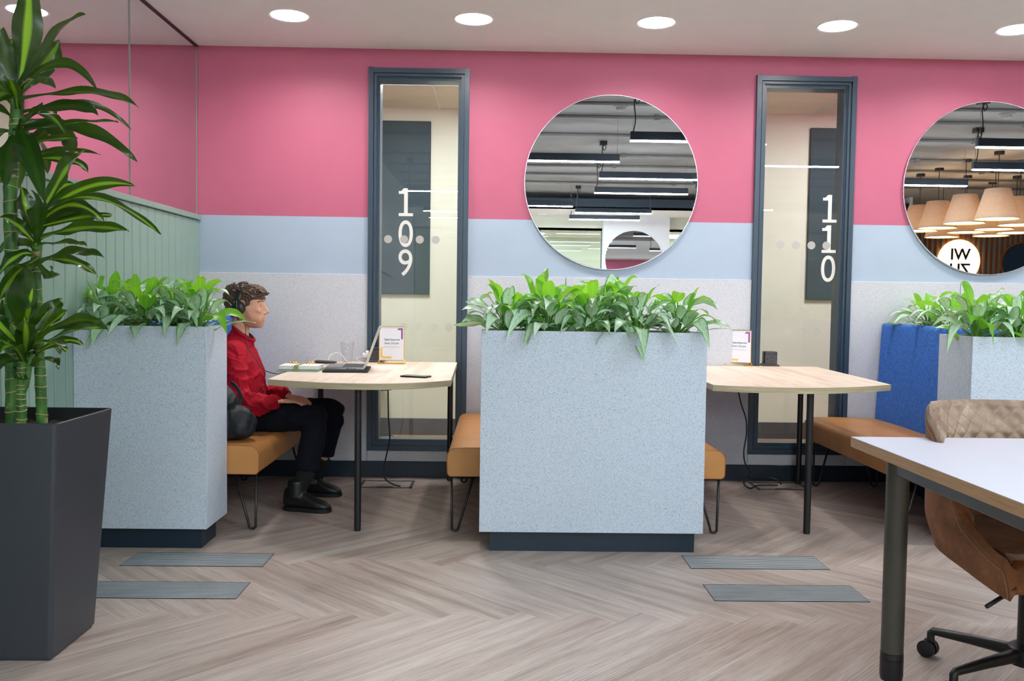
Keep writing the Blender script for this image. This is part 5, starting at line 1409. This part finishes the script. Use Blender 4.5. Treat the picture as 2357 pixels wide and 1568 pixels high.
    while py < 737:
        for k in range(56):
            a = 2*PI*k/56; p, n, px = scalp(py, a)
            if py < hairline(px)-1: r_ = 0.0075 if py > 692 else 0.0105; ell(bm, p, (r_,r_,r_), None, 0, 8, 6)
        py += 2.6
    for q in range(230):                      # tousled locks on the crown
        py = rd.uniform(656, 690); a = rd.uniform(0, 2*PI); p, n, px = scalp(py, a, 0.003)
        if py > hairline(px)-4: continue
        t = (Vector((0.8,0.15*math.sin(a),-0.25))+Vector((rd.uniform(-.5,.5),rd.uniform(-.5,.5),rd.uniform(-.35,.35)))).normalized(); L = rd.uniform(0.009,0.016)
        tube(bm, [p, p+n*0.005+t*L, p+n*0.003+t*L*1.8-Vector((0,0,0.003))], [0.0065,0.0055,0.0025], 7)
    for k in range(16):                    # fringe curls
        y = -0.052+0.104*k/15; p = Q(600,671); c = Vector((p.x-0.004-0.6*y*y*6, MY+y, p.z+rd.uniform(-.002,.006)))
        tube(bm, smoothpath([c, c+Vector((.014,rd.uniform(-.006,.006),.006)), c+Vector((.027,rd.uniform(-.008,.008),-.003)), c+Vector((.031+rd.uniform(-.006,.006),rd.uniform(-.008,.008),-.018))], 3), [.0072]*6+[.006,.005,.004,.0028], 7)
    bm = remesh(bm, 0.0032, 1, 0.4); sweep_noise(bm, 0.0028, (120,120,110)); sweep_noise(bm, 0.0016, (300,300,240), 3)
    for q in range(1100):                     # single strands over the mass
        py = rd.uniform(656, 730); a = rd.uniform(0, 2*PI); p, n, px = scalp(py, a, 0.0085 if py > 692 else 0.0135)
        if py > hairline(px)-3: continue
        t = ((Vector((0.9,0,-0.25)) if py < 690 else Vector((-0.15,0,-1)))+Vector((rd.uniform(-.5,.5),rd.uniform(-.5,.5),rd.uniform(-.3,.3)))).normalized(); t = (t-n*t.dot(n)*0.9).normalized(); L = rd.uniform(0.010,0.022)*(1 if py < 692 else 0.55); w_ = n.cross(t)*rd.uniform(-.004,.004)
        tube(bm, [p-n*0.002, p+t*L*0.4+n*0.0018+w_, p+t*L*0.8+n*0.0012-w_*0.5, p+t*L-n*0.002], [0.0016,0.0017,0.0013,0.0006], 5)
    obj('hair', bm, MAT['hair_brown'], o, True, recalc=False)
    # ---- sweatshirt
    bm = B()
    loft(bm, [(Q(552,968), .135, .185), (Q(552,955), .140,.190), (Q(553,925), .137,.186), (Q(553,890), .133,.182), (Q(551,860), .130,.186), (Q(546,830), .122,.190), (Q(543,808), .100,.172), (Q(546,796), .084,.130,-.012), (Q(553,784), .070,.096,-.026), (Q(559,774), .058,.073,-.034), (Q(560.5,768), .0545,.067,-.037)], 32, 2.3)
    for (P, R), f_ in ((arms['n'], 1), (arms['f'], 1)):
        chain(bm, [P[0]+Vector((-.01,0.03*(1 if P[0].y < MY else -1),0.0)), P[0]+Vector((0,0,-.012)), P[1], P[2], P[3], P[3]+(P[4]-P[3])*0.80], [.068,.064,.060,.060,.053,.043], 20)
    bm = remesh(bm, 0.0058, 6, 0.5)
    el = arms['n'][0][2]; ef = arms['f'][0][2]
    def folds(p):
        e = min((p-el).length, (p-ef).length); return 0.85+0.8*math.exp(-(e/0.13)**2)+0.6*math.exp(-((p.z-Q(560,940).z)/0.09)**2)
    bm.normal_update()
    for v in bm.verts:
        p = v.co; f = folds(p)
        w1 = noise.noise(Vector((p.x*6, p.y*6, p.z*6))); w2 = noise.noise(Vector((p.x*13+5, p.y*11, p.z*13)))
        r1 = (1-abs(math.sin(p.x*17+p.z*24+5.5*w1)))**2.6; r2 = (1-abs(math.sin(p.x*-23+p.z*15+6.5*w1+1.5)))**2.6; r3 = (1-abs(math.sin(p.x*38+p.z*44+7*w2)))**2
        d = noise.noise(Vector((p.x*8+p.z*9, p.y*7, p.z*7-p.x*10)))*0.008 + (0.013*r1*max(0,0.5+w2) + 0.012*r2*max(0,0.5-w2) + 0.005*r3)*f - 0.004
        v.co = p + v.normal*d*(0.35 if p.z > Q(550,790).z else 1)
    bmesh.ops.smooth_vert(bm, verts=bm.verts[:], factor=0.4, use_axis_x=True, use_axis_y=True, use_axis_z=True)
    sw = obj('sweatshirt', bm, MAT['red_jersey'], o, True, recalc=False)
    bm = B(); cols = [Q(578,783), Q(566,760), Q(545,748)]
    pts = []
    for k in range(33):
        a = 2*PI*k/32; c = Q(561,766); tl = 0.039*(-math.cos(a)); pts.append(Vector((c.x+0.0535*math.cos(a), c.y+0.064*math.sin(a), c.z+tl-0.004)))
    tube(bm, pts, 0.0105, 10, cap=False); obj('collar', bm, MAT['red_jersey'], sw, True)
    for P, R in arms.values():
        bm = B(); d = (P[4]-P[3]); tube(bm, [P[3]+d*0.70, P[3]+d*0.76, P[3]+d*0.97, P[3]+d*1.0], [.034,.0400,.0365,.030], 20); obj('cuff', bm, MAT['red_jersey'], sw, True)
    bm = B(); pts = [Vector((q.x*1.0+0.0, q.y, q.z)) for q in pts]; c = Q(561,766); tube(bm, [c+(q-c)*0.88+Vector((0,0,0.006)) for q in pts], 0.006, 8, cap=False); obj('tee_neckline', bm, MAT['tee_dark'], o, True)
    # ---- trousers
    bm = B()
    loft(bm, [(Q(556,992), .15, .17), (Q(558,975), .155,.180), (Q(556,950), .150,.175), (Q(553,935), .13,.165)][::-1], 24)
    chain(bm, [hipn, (hipn+kn)/2+Vector((0,0,0.004)), kn], [.092,.082,.066], 22); chain(bm, [hipf, (hipf+kf)/2+Vector((0,0,0.004)), kf], [.092,.082,.066], 22)
    tube(bm, smoothpath([kn, kn*0.5+an*0.5+Vector((0.004,0,0)), an+Vector((-0.002,0,-0.004))], 6), [.066]*2+[.068]*4+[.067]*4+[.066]*3, 22); tube(bm, smoothpath([kf, kf*0.5+af*0.5, af+Vector((0,0,-0.002))], 6), [.066]*2+[.068]*4+[.066]*4+[.064]*3, 22)
    bm = remesh(bm, 0.0075, 4, 0.5)
    # open hems: push the end caps up inside
    for P in (an, af):
        for v in bm.verts:
            d = Vector((v.co.x-P.x, v.co.y-P.y)); 
            if d.length < 0.052 and abs(v.co.z-P.z) < 0.03: v.co.z += 0.05*(1-(d.length/0.052)**2)
    bm.normal_update()
    for v in bm.verts:
        p = v.co; e = min((p-kn).length, (p-kf).length); f = 0.5+1.2*math.exp(-(e/0.12)**2)
        v.co = p + v.normal*(0.006*f*noise.noise(Vector((p.x*16+p.z*7,p.y*10,p.z*18))) + 0.003*f*math.sin(p.x*50-p.z*42+5*noise.noise(p*9)))
    obj('trousers', bm, MAT['navy_cotton'], o, True, recalc=False)
    # ---- socks and boots
    def boot(heel, toe, ank, name='boot'):
        heel, toe, ank = Vector(heel), Vector(toe), Vector(ank); d = (toe-heel); L = d.length; d.normalize(); s = Vector((-d.y, d.x, 0))
        bm = B()
        def sec(t, w, z0, z1, sh=0.0):
            c = heel + d*(L*t); return (c+Vector((0,0,(z0+z1)/2)), w, (z1-z0)/2)
        S_ = [(0.0,.020,.03,.085),(0.03,.029,.016,.118),(0.12,.0345,.012,.132),(0.25,.0350,.012,.130),(0.36,.0345,.012,.118),(0.48,.0370,.012,.100),(0.62,.0430,.012,.080),(0.76,.0455,.012,.066),(0.88,.0410,.012,.056),(0.96,.0300,.014,.044),(1.0,.014,.018,.034)]
        rings = []
        for t, w, z0, z1 in S_:
            c, hw, hz = sec(t, w, z0, z1); rings.append([bm.verts.new(c + s*(hw*math.copysign(abs(math.cos(a))**0.8, math.cos(a))) + Vector((0,0,hz*math.copysign(abs(math.sin(a))**0.8, math.sin(a))))) for a in [2*PI*k/22 for k in range(22)]])
        for a, b in zip(rings, rings[1:]):
            for k in range(22): bm.faces.new((a[k],a[(k+1)%22],b[(k+1)%22],b[k]))
        bm.faces.new(rings[0][::-1]); bm.faces.new(rings[-1])
        c0 = heel+d*(L*0.27); tube(bm, [c0+Vector((0,0,0.07)), c0+Vector((0,0,0.12)), c0+Vector((0,0,0.158)), c0+Vector((0,0,0.168))], [.050,.0485,.049,.043], 22)
        bm = remesh(bm, 0.005, 4, 0.5); up = obj(name, bm, MAT['boot_black'], o, True, recalc=False)
        bm = B(); poly = []
        for t, w in ((0.0,.022),(0.04,.034),(0.2,.039),(0.4,.038),(0.6,.045),(0.78,.049),(0.9,.043),(0.98,.028),(1.015,.012)): poly.append((t,w))
        pl = [heel+d*(L*t)+s*w for t, w in poly] + [heel+d*(L*t)-s*w for t, w in poly[::-1]]
        prism(bm, [(q.x,q.y) for q in pl], 0.0005, 0.021); es = [e for e in bm.edges if abs(e.verts[0].co.z-e.verts[1].co.z) < 1e-6]; bmesh.ops.bevel(bm, geom=es, offset=0.004, segments=2, affect='EDGES'); obj('sole', bm, MAT['sole_black'], up, True, 40)
        bm = B()
        for k in range(4):
            t = 0.36+0.065*k; z = 0.121-0.0125*k+0.002; c = heel+d*(L*t)
            tube(bm, smoothpath([c+s*0.022+Vector((0,0,z-0.007)), c+Vector((0,0,z+0.001)), c-s*0.022+Vector((0,0,z-0.007))], 4), 0.0026, 6)
        obj('laces', bm, MAT['lace_black'], up, True)
        bm = B(); q0 = c0+Vector((0,0,0.10)); tube(bm, [q0, q0.lerp(ank,0.35), q0.lerp(ank,0.7), ank], [.043,.0435,.047,.050], 18); obj('sock', bm, MAT['sock_black'], o, True)
    boot((hn.x,hn.y,0),(tn.x,tn.y,0), an+Vector((0.004,0,-0.008)))
    boot((hf.x,hf.y,0),(tf.x,tf.y,0), af+Vector((0.004,0,-0.022)))
man()
# headphones
def headphones():
    o = thing('headphones', Q(559,708), 'black over-ear headphones worn by the seated man', 'headphones')
    c = Q(559.3,708.5)
    bm = B(); top = Q(557,652.0)
    pts = [Vector((c.x-0.001+0.006*math.sin(a), MY+0.096*math.cos(a)*(-1), c.z+0.012+(top.z+0.004-c.z-0.012)*max(0,math.sin(a))**0.72)) for a in [PI*k/28 for k in range(29)]]
    rings = []
    for i, p in enumerate(pts):
        d = (pts[min(i+1,28)]-pts[max(i-1,0)]).normalized(); n = d.cross(Vector((1,0,0))).normalized(); hw = 0.0170-0.005*(abs(i-14)/14)**3
        rings.append([bm.verts.new(p+Vector((1,0,0))*(hw*a)+n*(0.0055*b)) for a, b in ((-1,-.6),(-.8,-1),(.8,-1),(1,-.6),(1,.6),(.8,1),(-.8,1),(-1,.6))])
    for a, b in zip(rings, rings[1:]):
        for k in range(8): bm.faces.new((a[k],a[(k+1)%8],b[(k+1)%8],b[k]))
    bm.faces.new(rings[0][::-1]); bm.faces.new(rings[-1]); obj('headband', bm, MAT['headphone_black'], o, True, 50)
    for s_ in (-1, 1):
        y = MY+s_*0.084; bm = B()
        prof = [(0.0,0.030),(0.020,0.030),(0.029,0.026),(0.0325,0.016),(0.0335,0.008),(0.031,0.004),(0.035,0.0),(0.0355,-0.012),(0.028,-0.016)]
        vs = lathe(bm, [(r,h) for r, h in prof], (0,0,0), 36, 0, 'Y')
        for v in vs: v.co = Vector((c.x+v.co.x, y+s_*v.co.y, c.z+v.co.z*1.06))
        cup = obj('ear_cup', bm, MAT['headphone_black'], o, True, 40)
        bm = B(); tube(bm, [(c.x-0.003, y+s_*0.026, c.z+0.040), (c.x-0.003, y+s_*0.030, c.z+0.010), (c.x+0.002, y+s_*0.030, c.z-0.045), (c.x+0.005, y+s_*0.024, c.z-0.066)], [.004,.005,.0055,.005], 8); box(bm, c.x-0.016, c.x+0.014, y+s_*0.014-0.005, y+s_*0.014+0.005, c.z+0.034, c.z+0.050, 0, 0.003, 2); obj('yoke', bm, MAT['headphone_black'], cup, True, 40)
    bm = B(); y = MY-0.108
    pts = [Vector((c.x+0.005,y,c.z-0.062)), at(563,745,y-0.0), at(566,776,4.80), at(570,800,4.775), at(583,818,4.775), at(597,841,4.78), at(608,852,4.76), at(622,857.5,4.74), at(640,861,4.73), at(650,858,4.76), onz(660,855.6,TZ+0.003)]
    tube(bm, smoothpath(pts, 8), 0.0022, 8); obj('cord', bm, MAT['black_plastic'], o, True)
headphones()
def backpack():
    o = thing('backpack', at(535,1000,4.52), 'black backpack on the bench between the man and the planter', 'backpack'); o.location.z = 0.43
    c = at(536,960,4.53)
    bm = B()
    S_ = [(0.430,.125,.080),(0.445,.150,.098),(0.50,.160,.105),(0.56,.150,.102),(0.62,.125,.090),(0.67,.095,.072),(0.705,.060,.048),(0.722,.025,.02)]
    loft(bm, [(Vector((c.x-0.075+0.02*(0.7-z), c.y, z)), hx*0.80, hy) for z, hx, hy in S_], 28, 2.6)
    ell(bm, (c.x+0.035, c.y-0.005, 0.515), (.085,.088,.082)); ell(bm, (c.x+0.030, c.y, 0.49), (.086,.09,.06))
    bm = remesh(bm, 0.007, 4, 0.5); sweep_noise(bm, 0.012, (14,14,18)); sweep_noise(bm, 0.005, (34,30,40), 4); 
    for v in bm.verts: v.co.z = max(v.co.z, 0.4300)
    body = obj('body', bm, MAT['pack_black'], o, True, recalc=False)
    yf = c.y-0.105
    def strapbm(pts, w, th=0.003):
        bm = B(); P = smoothpath(pts, 6); rings = []
        for i, p in enumerate(P):
            d = (P[min(i+1,len(P)-1)]-P[max(i-1,0)]).normalized(); n = Vector((0,-1,0)); s = d.cross(n).normalized()
            rings.append([bm.verts.new(p+s*(w*a)+n*(th*b)) for a, b in ((-1,-1),(1,-1),(1,1),(-1,1))])
        for a, b in zip(rings, rings[1:]):
            for k in range(4): bm.faces.new((a[k],a[(k+1)%4],b[(k+1)%4],b[k]))
        bm.faces.new(rings[0][::-1]); bm.faces.new(rings[-1]); return bm
    obj('side_strap', strapbm([at(512,950,yf-0.004), at(535,931,yf-0.010), at(553,924,yf+0.004), at(560,922,yf+0.03)], 0.010), MAT['strap_black'], o)
    obj('shoulder_strap', strapbm([at(531,880,yf+0.055), at(543,890,yf+0.03), at(553,908,yf+0.02), at(556,922,yf+0.02)], 0.008, 0.005), MAT['strap_black'], o)
    bm = B(); q = at(548,925,yf-0.010)
    for dx, dz, w, h in ((-.012,0,.003,.015),(.012,0,.003,.015),(0,.013,.014,.003),(0,-.013,.014,.003),(0,0,.003,.012)): box(bm, q.x+dx-w, q.x+dx+w, q.y-.004, q.y+.004, q.z+dz-h, q.z+dz+h)
    obj('buckle', bm, MAT['black_plastic'], o)
    bm = B(); tube(bm, smoothpath([at(515,905,yf+0.03), at(527,940,yf), at(532,975,yf-0.008), at(530,1005,yf)], 6), 0.004, 8); tube(bm, smoothpath([at(565,936,yf+0.03), at(574,942,yf+0.03), at(582,958,yf+0.04)], 5), 0.003, 8); obj('seam_zip', bm, MAT['strap_black'], o, True)
backpack()
